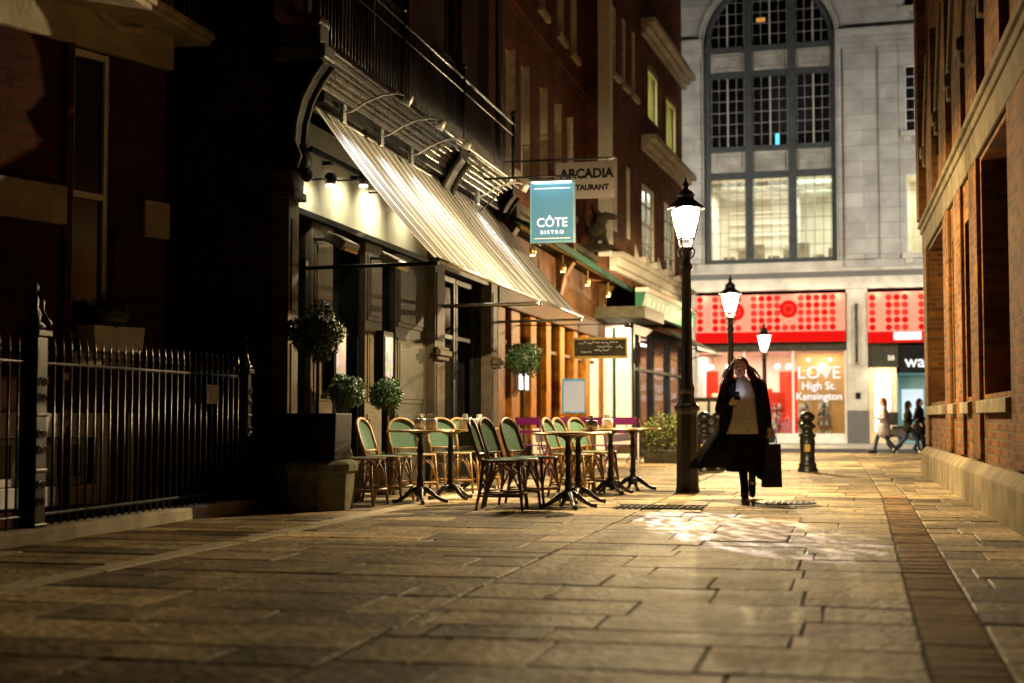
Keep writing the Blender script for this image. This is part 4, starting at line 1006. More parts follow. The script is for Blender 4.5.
q = MB(); q.box(-1.34, -1.25, -.05, .0, -.1, 4.63); q.box(-.73, -.5, -.05, .0, -.1, 2.828); q.build('brick_pier', M['brick_left'], LB)
sash(LB, *hole, .03, M['white'], M['window_dark'], 1, 2, .06, .02, 'sash_window')
q = MB(); q.box(-1.3, -.55, -.16, .0, 1.46, 1.6); q.build('window_sill', M['stone_dim'], LB, .015)
sash(LB, -2.6, -.9, .3, .75, .1, M['white'], M['window_dark'], 6, 1, .06, .05, 'basement_window', False)
q = MB(); q.box(-3.2, -.4, -.03, -.003, .1, .295); q.box(-3.2, -2.62, -.03, -.003, .3, 1.0); q.box(-.88, -.4, -.03, -.003, .3, 1.0); q.box(-2.618, -.882, -.03, -.003, .76, 1.0); q.build('basement_surround', M['white'], LB, .01)
# recessed party wall with a balcony slab
q = MB(); q.wall(0, 3, 0, 14); 
slab = thing('balcony', 'dark stone balcony slab with iron guard above the recess beside the bistro', 'balcony', (-6.8, 14.1, 5.0), PI/2)
q = MB(); q.box(-1.95, .12, -.25, 1.2, 0, .14); q.box(-1.95, .12, -.3, -.252, .05, .13); q.build('slab', M['stone_dim'], slab, .02)
q = MB()
for i in range(17): q.tube([(-1.9+i*.12, -.2, .14), (-1.9+i*.12, -.2, 1.1)], .009, 5)
q.tube([(-1.93, -.2, 1.1), (.1, -.2, 1.1)], .02, 6); q.build('guard', M['iron'], slab)
q = MB(); q.box(.05, 2.2, .9, 1.0, -.1, 12); q.build('recess_wall', M['brick_left'], LB)

wb = LB.matrix_basis @ Vector((-.85, -.17, 1.605))
t = thing('window_box', 'white window box on the sill of the dark house', 'window box', wb, rad(70))
q = MB(); q.prism([(-.3, 0), (.3, 0), (.33, .25), (-.33, .25)], -.13, .12); q.build('trough', M['white'], t, .01)
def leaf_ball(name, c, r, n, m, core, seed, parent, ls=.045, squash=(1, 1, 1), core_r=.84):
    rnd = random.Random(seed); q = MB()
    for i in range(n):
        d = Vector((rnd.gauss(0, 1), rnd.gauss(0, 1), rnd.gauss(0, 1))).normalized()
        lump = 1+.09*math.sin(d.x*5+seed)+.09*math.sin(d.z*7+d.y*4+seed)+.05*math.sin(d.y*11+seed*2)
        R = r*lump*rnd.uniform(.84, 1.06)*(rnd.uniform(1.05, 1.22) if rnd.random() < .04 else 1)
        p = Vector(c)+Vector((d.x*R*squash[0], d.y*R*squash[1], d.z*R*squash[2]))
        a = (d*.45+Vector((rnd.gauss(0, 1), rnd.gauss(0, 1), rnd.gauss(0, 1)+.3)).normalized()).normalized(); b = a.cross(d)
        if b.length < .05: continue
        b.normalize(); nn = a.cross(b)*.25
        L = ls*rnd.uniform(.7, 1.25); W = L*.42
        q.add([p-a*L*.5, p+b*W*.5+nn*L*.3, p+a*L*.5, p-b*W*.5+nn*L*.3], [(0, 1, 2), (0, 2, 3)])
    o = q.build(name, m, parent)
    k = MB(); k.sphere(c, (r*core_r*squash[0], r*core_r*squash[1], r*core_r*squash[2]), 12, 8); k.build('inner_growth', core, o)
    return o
t = thing('window_shrub', 'dark low shrub growing in the white window box', 'plant', wb+Vector((0, 0, .24)), rad(70))
leaf_ball('foliage', (0, 0, .12), .2, 500, M['leaf_dark'], M['leaf_dark'], 3, t, .05, (1.5, .7, 1))

# railings along the kerb
RL = thing('iron_railing', 'black iron spiked railing with ornate cast posts on the stone kerb', 'railing', (-6.02, 14.1, .11))
def yR(Y): return Y-14.1
q = MB()
for z in (.09, 1.27): q.tube([(0, yR(4), z), (0, yR(14.05), z)], .017, 6)
q.build('rail', M['iron'], RL)
bar = None; Y = 7.4
while Y < 13.9:
    if not (abs(Y-9.9) < .13):
        if bar is None:
            q = MB(); q.tube([(0, 0, -.1), (0, 0, 1.33)], .011, 6); q.lathe([(.012, 1.32), (.02, 1.345), (.011, 1.37), (.015, 1.385), (.002, 1.49)], n=6)
            bar = q.build('bar', M['iron'], RL, loc=(0, yR(Y), 0))
        else:
            b_ = bar.copy(); COL.objects.link(b_); b_.location = (0, yR(Y), 0)
    Y += .128
def rpost(Y, hh):
    q = MB(); q.box(-.075, .075, yR(Y)-.075, yR(Y)+.075, -.1, hh); q.box(-.1, .1, yR(Y)-.1, yR(Y)+.1, hh, hh+.05)
    for z in (.0, .42, .85): q.box(-.085, .085, yR(Y)-.085, yR(Y)+.085, z, z+.03)
    p = q.build('post', M['iron'], RL, .008)
    q = MB()
    for z in (.2, .33, .6, .72, 1.0, 1.12):
        for sx in (-.03, .03):
            pts = [(.082, yR(Y)+sx+.022*math.cos(a), z+.03*math.sin(a)) for a in [i*PI/4 for i in range(8)]]; q.tube(pts, .006, 5, closed=True)
            pts = [(sx+.022*math.cos(a), yR(Y)-.082, z+.03*math.sin(a)) for a in [i*PI/4 for i in range(8)]]; q.tube(pts, .006, 5, closed=True)
    q.build('cast_ornament', M['iron'], p)
    q = MB(); c0 = (0, yR(Y), hh+.05)
    q.lathe([(.07, 0), (.09, .03), (.04, .07), (.055, .12), (.02, .2), (.035, .24), (.012, .29), (.03, .33), (.004, .4)], c0, 10)
    for k4 in range(4):
        a = k4*PI/2+PI/4
        q.tube([(c0[0]+R*math.cos(a), c0[1]+R*math.sin(a), c0[2]+z) for R, z in ((.11, .0), (.125, .06), (.09, .1), (.06, .16), (.065, .22), (.02, .3))], .011, 5)
    q.build('finial', M['iron'], p)
rpost(9.92, 1.47); rpost(13.97, 1.30)
q = MB(); q.box(.014, .022, yR(13.0), yR(13.28), .98, 1.17); q.build('notice_plate', mat('notice_plate', (.2, .16, .09), .4, .3, .3, 9), RL)

# ================================================================== RIGHT BRICK BUILDING  (faces -X; local x = -Y)
RB = thing('right_brick_building', 'orange brick building on the right with stone plinth, deep window openings and stone string course', 'building', (1.6, 25.3, 0), -PI/2)
def v(Y): return 25.3-Y
holes = [(v(15.95), v(13.45), 1.2, 3.72), (v(17.95), v(17.1), 1.2, 3.3), (v(19.85), v(19.2), 1.2, 3.3), (v(24.45), v(21.0), 1.2, 3.72), (v(11.6), v(9.6), 1.2, 3.72)]
w = MB(); w.wall(0, 27, .4, 3.77, holes, .38); w.wall(0, 27, 4.28, 16, [(v(18.5), v(17.5), 4.9, 5.9), (v(20.4), v(19.6), 4.9, 5.9), (v(22.8), v(21.9), 4.9, 5.9), (v(15.9), v(14.3), 4.9, 6.4)], .25)
w.quad((0, 12, -.3), (0, 0, -.3), (0, 0, 16), (0, 12, 16))
w.build('wall', M['brick_right'], RB)
# lane-side brick piers standing proud between the openings
q = MB()
for a, b in ((24.5, 25.3), (20.0, 20.85), (18.1, 19.05), (16.1, 16.95), (12.0, 13.3)):
    q.box(v(b), v(a), -.045, .0, .5, 3.77)
q.build('brick_pier', M['brick_right'], RB, .01)
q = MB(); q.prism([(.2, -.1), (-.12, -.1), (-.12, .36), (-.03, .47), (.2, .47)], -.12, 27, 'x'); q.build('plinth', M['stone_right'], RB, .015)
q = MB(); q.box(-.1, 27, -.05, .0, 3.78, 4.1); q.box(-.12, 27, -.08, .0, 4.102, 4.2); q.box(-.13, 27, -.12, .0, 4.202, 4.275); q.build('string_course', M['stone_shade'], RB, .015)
for a, b, z0, z1 in holes:
    q = MB(); q.prism([(.36, z0+.03), (-.09, z0-.07), (-.09, z0-.2), (.36, z0-.2)], a-.08, b+.08, 'x'); q.build('window_sill', M['stone_right'], RB, .01)
    q = MB(); q.quad((a, .36, z0), (b, .36, z0), (b, .36, z1), (a, .36, z1)); p_ = q.build('pane', M['window_dark'], RB)
    q = MB(); nb = 3 if b-a > 1.5 else 1
    for i in range(nb+1):
        u = a+.03+(b-a-.06)*i/nb; q.box(u-.03, u+.03, .30, .355, z0, z1)
    q.box(a, b, .305, .352, z1-.08, z1); q.box(a, b, .305, .352, z0, z0+.08); q.build('window_frame', M['wood_dark'], p_)
for a, b, z0, z1 in [(v(18.5), v(17.5), 4.9, 5.9), (v(20.4), v(19.6), 4.9, 5.9), (v(22.8), v(21.9), 4.9, 5.9), (v(15.9), v(14.3), 4.9, 6.4)]:
    q = MB(); q.quad((a, .2, z0), (b, .2, z0), (b, .2, z1), (a, .2, z1)); q.build('pane', M['window_dark'], RB)
# stepped gablets with stone copings on corbels
for Y in (23.9, 21.2, 18.95, 17.1, 15.0):
    u = v(Y)
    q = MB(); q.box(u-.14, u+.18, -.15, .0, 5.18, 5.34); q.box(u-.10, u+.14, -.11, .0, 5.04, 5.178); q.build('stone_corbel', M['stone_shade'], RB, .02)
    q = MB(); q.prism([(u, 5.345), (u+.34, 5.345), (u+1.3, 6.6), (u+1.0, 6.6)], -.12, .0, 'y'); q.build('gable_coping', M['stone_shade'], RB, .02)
    q = MB(); q.prism([(u+.36, 4.3), (u+1.6, 4.3), (u+1.6, 6.9), (u+1.32, 6.9), (u+.36, 5.4)], -.08, .0, 'y'); q.build('brick_gablet', M['brick_right'], RB)
q = MB(); q.box(.05, .7, -.14, .0, 4.3, 16); q.build('corner_pilaster', M['brick_right'], RB, .01)

# ================================================================== STREET LAMPS
def street_lamp(loc, label, power=1.):
    t = thing('street_lamp', label, 'street lamp', loc, .35, 'lit lantern lamp posts along the lane')
    q = MB()
    q.lathe([(.158, -.12), (.158, .04), (.150, .06), (.135, 1.0), (.145, 1.03), (.168, 1.06), (.168, 1.10), (.13, 1.14), (.10, 1.2), (.09, 1.28)], sides=8)
    q.build('base', M['iron'], t, .008)
    q = MB(); q.lathe([(.095, 1.25), (.10, 1.34), (.075, 1.40), (.068, 2.0), (.06, 2.85), (.08, 2.88), (.08, 2.92), (.055, 2.96), (.05, 3.1), (.085, 3.13), (.085, 3.16), (.04, 3.2)], n=14); q.build('column', M['iron'], t)
    q = MB()
    for k4 in range(4):
        a = k4*PI/2+PI/4
        q.tube([(R*math.cos(a), R*math.sin(a), z) for R, z in ((.045, 3.0), (.10, 3.03), (.13, 3.1), (.09, 3.16), (.115, 3.265))], .011, 5)
    q.build('scroll_bracket', M['iron'], t)
    # lantern: tapered four sided cage
    zb, zt, rb_, rt = 3.27, 3.66, .095, .172
    cor = lambda r, z: [(r*math.cos(PI/4+i*PI/2)*1.3, r*math.sin(PI/4+i*PI/2)*1.3, z) for i in range(4)]
    lo, hi = cor(rb_, zb), cor(rt, zt)
    q = MB()
    for i in range(4):
        q.tube([lo[i], hi[i]], .011, 5); q.tube([lo[i], lo[(i+1) % 4]], .012, 5); q.tube([hi[i], hi[(i+1) % 4]], .015, 5)
    fr = q.build('lantern_frame', M['iron'], t)
    q = MB()
    for i in range(4): q.quad(lo[i], lo[(i+1) % 4], hi[(i+1) % 4], hi[i])
    q.build('lantern_glass', M['lantern_glass'], fr)
    q = MB(); q.lathe([(.25, 0), (.24, .025), (.14, .10), (.11, .13), (.11, .17), (.125, .18), (.08, .23), (.035, .26), (.035, .29), (.048, .32), (.018, .36), (.004, .42)], (0, 0, zt), n=12)
    q.build('lantern_cap', M['iron'], t)
    lamp('POINT', 'lantern_light', Vector(loc)+Vector((0, 0, 3.605 if power == 1. else 3.59)), LANT*power, (1, .73, .37), None, .03)
    return t
LANT = 3300
street_lamp((-1.82, 18.4, 0), 'nearest lit lamp post, standing beside the walking woman')
street_lamp((-2.12, 31., zg(31)), 'middle lit lamp post seen just above the woman\'s head', 1.5)
street_lamp((-2.04, 45.0, zg(45)), 'farthest lit lamp post, smallest, in front of the shop lettering', 1.3)

def bollard(loc, label):
    t = thing('bollard', label, 'bollard', loc, 0, 'black cast iron bollards')
    q = MB(); q.lathe([(.175, -.1), (.175, .05), (.16, .07), (.15, .12), (.165, .14), (.13, .17), (.125, .3), (.135, .55), (.125, .60), (.15, .63), (.15, .66), (.10, .69), (.09, .74), (.145, .78), (.15, .82), (.10, .86), (.075, .89)], n=16); q.build('shaft', M['iron'], t)
    q = MB(); q.lathe([(.075, .88), (.12, .91), (.135, .96), (.12, 1.01), (.07, 1.05), (.01, 1.07)], n=14); q.build('finial', M['iron'], t)
    q = MB(); q.cbox((0, -.128, .42), (.11, .02, .13)); q.build('gilt_crest', M['gold'], t, .01)
    return t
bollard((-.43, 25.7, 0), 'black bollard with gilt crest standing alone right of the woman')
bollard((-2.24, 25.7, 0), 'black bollard directly right of the nearest lamp base')
bollard((-2.06, 26.6, 0), 'black bollard half hidden behind the woman\'s coat')

# ================================================================== CHAIRS AND TABLES
def chair(label, rattan):
    t = thing('bistro_chair', label, 'chair', (0, 0, 0), 0, 'green woven rattan chairs on the terrace')
    q = MB(); n_ = 20; pts = []
    for i in range(n_):
        a = 2*PI*i/n_; cx, cy = math.cos(a), math.sin(a)
        k_ = (abs(cx)**3+abs(cy)**3)**(-1/3); pts.append((.225*cx*k_, .215*cy*k_*(1 if cx > -.2 else .93)))
    q.prism(pts, .495, .52, 'z'); q.build('seat', M['weave'], t)
    q = MB(); q.tube([(x*1.02, y*1.02, .505) for x, y in pts], .016, 6, closed=True); q.build('seat_rim', rattan, t)
    # back arch
    def bx(z): return -.215-(z-.51)*.33
    arch = [(bx(.50), -.185, .50), (bx(.66), -.2, .66), (bx(.80), -.195, .80)]+[(bx(.80+.145*math.sin(a)), -.195*math.cos(a), .80+.145*math.sin(a)) for a in [PI*i/10 for i in range(1, 10)]]+[(bx(.80), .195, .80), (bx(.66), .2, .66), (bx(.50), .185, .50)]
    q = MB(); q.tube(arch, .019, 7); q.tube([(bx(.58), -.19, .58), (bx(.58)-.02, 0, .575), (bx(.58), .19, .58)], .013, 6); q.build('back_frame', rattan, t)
    q = MB(); rows = []
    for i in range(9):
        z = .585+.345*i/8; hw = .185 if z < .8 else .19*math.sqrt(max(0.02, 1-((z-.8)/.145)**2))
        rows.append([(bx(z)-.02*(1-(y_/.2)**2), y_, z) for y_ in [hw*(-1+2*j/6) for j in range(7)]])
    for i in range(8):
        for j in range(6): q.add([rows[i][j], rows[i][j+1], rows[i+1][j+1], rows[i+1][j]], [(0, 1, 2, 3)], True)
    q.build('backrest', M['weave'], t)
    for sy in (-1, 1):
        q = MB(); q.tube([(.18, .17*sy, .5), (.20, .185*sy, .25), (.225, .195*sy, 0)], [.018, .017, .015], 7); q.build('leg', rattan, t)
        q = MB(); q.tube([(-.19, .165*sy, .5), (-.21, .18*sy, .25), (-.26, .19*sy, 0)], [.018, .017, .015], 7); q.build('leg', rattan, t)
    q = MB()
    for sy in (-1, 1):
        q.tube([(.205, .187*sy, .2), (.12, .18*sy, .38), (0, .175*sy, .47), (-.12, .18*sy, .38), (-.215, .182*sy, .2)], .011, 6)
    for x in (.2, -.2):
        q.tube([(x*1.04, -.183, .2), (x, -.1, .39), (x, 0, .465), (x, .1, .39), (x*1.04, .183, .2)], .011, 6)
    q.build('curved_brace', rattan, t)
    q = MB()
    for sy in (-1, 1): q.tube([(.212, .19*sy, .15), (-.23, .184*sy, .15)], .012, 6)
    q.tube([(.212, -.19, .17), (.212, .19, .17)], .012, 6); q.tube([(-.228, -.185, .17), (-.228, .185, .17)], .012, 6)
    q.build('stretcher', rattan, t)
    return t
ch_y = chair('green woven rattan chair nearest the large planter, drawn up to the left tables', M['rattan'])
ch_d = chair('dark caned green chair at the front of the middle table group, back to the left', M['rattan_dark'])
ch_y.location = (-5.05, 14.95, 0); ch_y.rotation_euler = (0, 0, rad(-6))
for x, y, a, lb in ((-4.98, 15.72, -4, 'second green rattan chair from the planter, beneath the small topiary'),
                    (-4.98, 16.75, -42, 'green rattan chair turned towards the viewer behind the left tables'),
                    (-4.72, 17.5, -50, 'green rattan chair turned to the viewer between the two left pedestal tables'),
                    (-4.62, 18.4, -30, 'green rattan chair at the farthest of the left tables'),
                    (-3.08, 17.1, -8, 'green rattan chair behind the middle tables, nearest of that back row'),
                    (-3.08, 17.75, -12, 'green rattan chair in the middle of the back row at the middle tables'),
                    (-3.02, 18.5, -25, 'green rattan chair at the far end of the back row, by the white jar')):
    dup(ch_y, (x, y, 0), rad(a), lb)
ch_d.location = (-3.33, 14.42, 0); ch_d.rotation_euler = (0, 0, rad(4))
dup(ch_d, (-3.36, 15.05, 0), rad(-10), 'dark caned green chair second in the front row, its green back showing')
dup(ch_d, (-3.28, 15.72, 0), rad(-16), 'dark caned green chair third in the front row, tucked to the round table')

def table(loc, label, h=.82, r=.37):
    t = thing('pedestal_table', label, 'table', loc, random.uniform(0, 6), 'pedestal tables on the terrace')
    q = MB(); q.lathe([(r-.01, h-.028), (r, h-.02), (r, h-.006), (r-.006, h)], n=32); q.build('tabletop', M['tabletop'], t)
    q = MB(); q.tube([(r*math.cos(2*PI*i/32), r*math.sin(2*PI*i/32), h-.016) for i in range(32)], .012, 6, closed=True); q.build('rim', M['brass'], t)
    q = MB(); q.lathe([(.06, .08), (.07, .12), (.05, .17), (.035, .22), (.045, .26), (.032, .3), (.028, .45), (.032, .55), (.045, .58), (.03, .61), (.028, h-.1), (.05, h-.07), (.12, h-.04), (.13, h-.028)], n=12); q.build('pedestal', M['iron'], t)
    for k3 in range(4):
        a = k3*PI/2
        q = MB(); q.tube([(R*math.cos(a), R*math.sin(a), z) for R, z in ((.03, .16), (.1, .135), (.18, .07), (.25, .03), (.31, .022))], [.035, .032, .024, .02, .026], 7); q.build('foot', M['iron'], t)
    return t
table((-4.50, 15.35, 0), 'near left pedestal table beside the green chairs and the planter')
table((-4.38, 16.2, 0), 'second left pedestal table holding a jar near its edge')
table((-4.66, 18.5, 0), 'far left pedestal table below the dark bistro window')
table((-2.72, 14.8, 0), 'front pedestal table of the middle group, in front of the dark chairs', .80)
table((-2.78, 15.75, 0), 'pedestal table directly behind the front one in the middle group', .80)
table((-2.72, 17.75, 0), 'pedestal table beside the back row of chairs', .82)
table((-2.57, 18.7, 0), 'rightmost pedestal table, on its own splayed foot near the lamp', .82)

def jar(loc, label, m, s=1.25):
    t = thing('sugar_jar', label, 'jar', loc, random.uniform(0, 3), 'jars on the terrace tables')
    q = MB(); q.lathe([(.045*s, 0), (.055*s, .01), (.055*s, .09*s), (.05*s, .1*s)], n=12); q.build('pot', m, t)
    rnd = random.Random(str(loc)); q = MB()
    for i in range(9): q.cbox((rnd.uniform(-.025, .025)*s, rnd.uniform(-.025, .025)*s, .11*s), (.012, .03, .06*s), rnd.uniform(0, 3), rnd.uniform(-.3, .3))
    q.build('sachets', M['white'], t)
for loc, lb, m in (((-4.36, 15.30, .82), 'pale jar of sachets on the near left table, right side', M['jar']), ((-4.55, 15.5, .82), 'grey jar of sachets on the near left table, back edge', M['steel']),
                   ((-4.2, 16.15, .82), 'jar of sachets on the second left table', M['jar']), ((-4.6, 18.45, .82), 'white jar on the far left table', M['white']),
                   ((-2.62, 15.7, .80), 'grey jar of sachets on the second table of the middle group', M['steel']), ((-2.75, 17.7, .82), 'white jar of sachets on the table by the back row', M['white'])):
    jar(loc, lb, m)

# purple slatted folding chairs and white tables further on
def slat_chair(label, m):
    t = thing('folding_chair', label, 'chair', (0, 0, 0), 0, 'slatted folding chairs further along')
    for sy in (-1, 1):
        q = MB(); q.tube([(.22, .19*sy, 0), (-.12, .19*sy, .5), (-.24, .19*sy, .97)], .013, 6); q.build('leg', m, t)
        q = MB(); q.tube([(-.24, .17*sy, 0), (.2, .17*sy, .5)], .013, 6); q.build('leg', m, t)
    q = MB()
    for i in range(6): q.box(-.19+i*.07, -.13+i*.07, -.2, .2, .5, .516)
    q.build('seat', m, t)
    q = MB()
    for z0, z1 in ((.70, .75), (.84, .96)): q.prism([(-.16-(z0-.5)*.25-.0, z0), (-.145-(z0-.5)*.25, z0), (-.145-(z1-.5)*.25, z1), (-.16-(z1-.5)*.25, z1)], -.21, .21, 'y')
    q.build('backrest', m, t)
    return t
pc = slat_chair('purple folding chair leftmost of the row by the timber restaurant', M['purple'])
pc.location = (-4.72, 22.6, 0); pc.rotation_euler = (0, 0, rad(80))
dup(pc, (-4.33, 22.9, 0), rad(100), 'purple folding chair second in the row, left of the easel')
dup(pc, (-3.72, 22.9, 0), rad(75), 'purple folding chair right of the easel')
dup(pc, (-3.34, 23.2, 0), rad(100), 'purple folding chair rightmost of the row, before the white wall')
bc = slat_chair('dark brown folding chair in front of the corner shop beside the pale bush', M['wood_dark'])
bc.location = (-4.15, 31.2, zg(31.2)); bc.rotation_euler = (0, 0, rad(60))
def white_table(loc, label):
    t = thing('white_table', label, 'table', loc, 0, 'small white tables by the timber restaurant')
    q = MB(); q.box(-.32, .32, -.32, .32, .74, .775); q.build('tabletop', M['white'], t, .008)
    q = MB(); q.prism([(-.33, .36), (.33, .36), (.33, .779), (-.33, .779)], -.332, -.326); q.build('cloth_drop', mat('white_cloth', (.7, .66, .58), .8, 0, .1, 6), t)
    for sx in (-1, 1):
        for sy in (-1, 1): q = MB(); q.tube([(.29*sx, .29*sy, .74), (.29*sx, .29*sy, 0)], .016, 6); q.build('leg', M['white'], t)
white_table((-4.5, 23.4, 0), 'white clothed table behind the left pair of purple chairs')
white_table((-3.5, 23.75, 0), 'white clothed table behind the right pair of purple chairs')

# ================================================================== PLANTERS AND TOPIARY
t = thing('large_planter', 'big square black planter on a mossy stone pedestal at the end of the terrace', 'planter', (-5.28, 14.1, 0), rad(3))
q = MB(); q.prism([(-.30, .52), (.30, .52), (.315, 1.0), (-.315, 1.0)], -.30, .30); q.build('trough', M['planter'], t, .012)
q = MB(); q.lathe([(.40, -.05), (.42, .38), (.455, .40), (.455, .47), (.43, .50), (.36, .518)], sides=8, rot=PI/8); q.build('pedestal', M['pedestal'], t, .01)
def topiary(loc, zc, r, n, label, m, core, seed, base=0.):
    t = thing('topiary', label, 'plant', loc, 0, 'clipped round topiaries')
    q = MB(); q.tube([(0, 0, base), (.01, 0, (base+zc)/2), (0, 0, zc)], [.022, .018, .02], 7); q.build('stem', M['bark'], t)
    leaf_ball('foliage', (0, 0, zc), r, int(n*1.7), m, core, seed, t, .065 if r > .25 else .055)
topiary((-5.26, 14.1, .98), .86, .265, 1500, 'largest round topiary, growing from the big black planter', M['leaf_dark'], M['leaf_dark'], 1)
def pot(loc, label):
    t = thing('plant_pot', label, 'pot', loc, 0, 'pots holding the small topiaries')
    q = MB(); q.prism([(-.14, 0), (.14, 0), (.17, .5), (-.17, .5)], -.15, .15); q.build('trough', M['paint_pale'], t, .01)
    q = MB(); q.box(-.15, .15, -.148, .148, .44, .49); q.build('soil', M['bark'], t)
for (x, y), lb, lp in (((-5.42, 15.45), 'small round topiary in front of the first panelled pier, right of the large one', 'grey square pot behind the nearest green chair'), ((-5.42, 17.0), 'small round topiary below the bright menu case', 'grey square pot behind the second green chair')):
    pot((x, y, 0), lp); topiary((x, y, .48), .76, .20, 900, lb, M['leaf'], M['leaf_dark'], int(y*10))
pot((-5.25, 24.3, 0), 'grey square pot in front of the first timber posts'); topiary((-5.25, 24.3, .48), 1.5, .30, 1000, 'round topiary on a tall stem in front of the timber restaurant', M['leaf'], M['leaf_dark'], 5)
t = thing('bush_planter', 'low trough under the pale bush beside the lamp post', 'planter', (-3.55, 31.2, zg(31.2)))
q = MB(); q.prism([(-.45, 0), (.45, 0), (.5, .28), (-.5, .28)], -.25, .25); q.build('trough', M['pedestal'], t, .01)
t = thing('bush', 'loose yellow green bush left of the nearest lamp post', 'plant', (-3.55, 31.2, zg(31.2)+.26))
rnd = random.Random(8); q = MB()
for i in range(1700):
    a = rnd.uniform(0, 2*PI); R = math.sqrt(rnd.random())*.52; z = rnd.random()**.7*.82*(1-(R/.62)**2*.55)
    p = Vector((R*math.cos(a), R*math.sin(a), z)); d = Vector((math.cos(a)*.6+rnd.gauss(0, .5), math.sin(a)*.6+rnd.gauss(0, .5), rnd.uniform(-.3, .9))).normalized()
    b = d.cross(Vector((rnd.gauss(0, 1), rnd.gauss(0, 1), 1))).normalized(); L = rnd.uniform(.07, .15)
    q.add([p, p+d*L*.5+b*.014, p+d*L, p+d*L*.5-b*.014], [(0, 1, 2, 3)])
q.build('foliage', M['leaf_pale'], t)
q = MB()
for i in range(9):
    a = i*.7; q.tube([(0, 0, 0), (.15*math.cos(a), .15*math.sin(a), .3), (.3*math.cos(a), .3*math.sin(a), .6)], .008, 5)
q.build('stem', M['bark'], t)

# easel with menu
t = thing('menu_easel', 'wooden easel holding a white and blue menu sheet in front of the timber restaurant', 'easel', (-4.32, 24.0, 0), rad(8))
for sx in (-1, 1):
    q = MB(); q.tube([(.24*sx, 0, 0), (.12*sx, .1, 1.15)], .02, 6); q.build('leg', M['wood'], t)
q = MB(); q.tube([(0, .5, 0), (0, .12, 1.15)], .02, 6); q.build('leg', M['wood'], t)
q = MB(); q.cbox((0, .05, 1.0), (.44, .06, .05)); q.cbox((0, .05, .9), (.3, .03, .16)); q.build('shelf', M['wood'], t)
q = MB(); q.cbox((0, .08, 1.33), (.40, .02, .60), 0, rad(-9)); q.build('board', mat('blue_card', (.1, .25, .45), .5), t)
q = MB(); q.cbox((.012, .066, 1.32), (.35, .006, .53), 0, rad(-9)); q.build('menu_sheet', emit('white_menu_sheet', (.72, .76, .85), .25), t)

# drain grating, and a dark disc painting the shadow at the woman's feet
t = thing('drain_grating', 'dark iron drain grating set in the paving near the lamp foot', 'drain', (-1.78, 15.1, .006))
q = MB()
for i in range(14): q.box(-.45+i*.066, -.415+i*.066, -.25, .25, 0, .01)
q.box(-.47, .47, -.28, -.25, 0, .012); q.box(-.47, .47, .25, .28, 0, .012); q.box(-.47, .47, -.02, .02, .0005, .0095)
q.build('grille', M['iron_matt'], t)
t = thing('shadow_disc', 'round dark manhole cover in the paving by the woman\'s feet', 'shadow disc', (-.52, 16.3, -.002))
q = MB(); q.lathe([(.34, 0), (.34, .012)], n=28); q.build('frame', M['iron_matt'], t)
q = MB()
for i in range(-4, 5):
    for j_ in range(-4, 5):
        if math.hypot(i, j_) < 4.4: q.box(i*.065-.02, i*.065+.02, j_*.065-.02, j_*.065+.02, .012, .017)
q.build('raised_studs', M['iron_matt'], t)

# ================================================================== PEOPLE
def fuse(name, mb, voxel, m, parent=None, smooth=4, loc=None):
    o = mb.build('tmp', m)
    r = o.modifiers.new('r', 'REMESH'); r.mode = 'VOXEL'; r.voxel_size = voxel
    s2 = o.modifiers.new('s', 'SMOOTH'); s2.factor = .5; s2.iterations = smooth
    dg = bpy.context.evaluated_depsgraph_get(); dg.update()
    me = bpy.data.meshes.new_from_object(o.evaluated_get(dg)); bpy.data.objects.remove(o)
    me.name = name
    for p in me.polygons: p.use_smooth = True
    if not me.materials:
        me.materials.append(m)
    o = bpy.data.objects.new(name, me); COL.objects.link(o)
    if parent: o.parent = parent
    if loc: o.location = loc
    return o
def loft(rings, closed=True):
    q = MB(); n_ = len(rings[0]); vs = [p for r in rings for p in r]
    k_ = n_ if closed else n_-1
    q.add(vs, [(i*n_+j, i*n_+(j+1) % n_, (i+1)*n_+(j+1) % n_, (i+1)*n_+j) for i in range(len(rings)-1) for j in range(k_)], True)
    return q
def hand(q, wrist, direction, palm_n, side, curl, s=1.):
    """palm, four unequal bent fingers and a thumb leaving the side of the palm"""
    d = Vector(direction).normalized(); nrm = Vector(palm_n).normalized(); sd = d.cross(nrm).normalized()*side
    w_ = Vector(wrist)
    q.cap(w_, w_+d*.07*s, .024*s, .03*s, 8); q.cap(w_+sd*.016*s+d*.03*s, w_+sd*.02*s+d*.075*s, .017*s, .015*s, 8); q.cap(w_-sd*.016*s+d*.03*s, w_-sd*.022*s+d*.07*s, .017*s, .015*s, 8)
    for i, (off, L) in enumerate(((.030, .068), (.010, .078), (-.010, .072), (-.029, .056))):
        b0 = w_+sd*off*s+d*.075*s
        d1 = (d*math.cos(curl*.5)+nrm*math.sin(curl*.5)).normalized(); d2 = (d*math.cos(curl*1.4)+nrm*math.sin(curl*1.4)).normalized(); d3 = (d*math.cos(curl*2.1)+nrm*math.sin(curl*2.1)).normalized()
        p1 = b0+d1*L*.45*s; p2 = p1+d2*L*.33*s; p3 = p2+d3*L*.25*s
        q.cap(b0-d*.012*s, p1, .0098*s, .009*s, 7); q.cap(p1, p2, .009*s, .0085*s, 7); q.cap(p2, p3, .0085*s, .007*s, 7)
    t0 = w_+sd*.026*s+d*.02*s; t1 = t0+(sd*.7+d*.6+nrm*.3).normalized()*.036*s; t2 = t1+(d*.8+nrm*.5+sd*.1).normalized()*.03*s
    q.cap(t0, t1, .014*s, .011*s, 7); q.cap(t1, t2, .011*s, .009*s, 7)
    return w_+d*.08*s

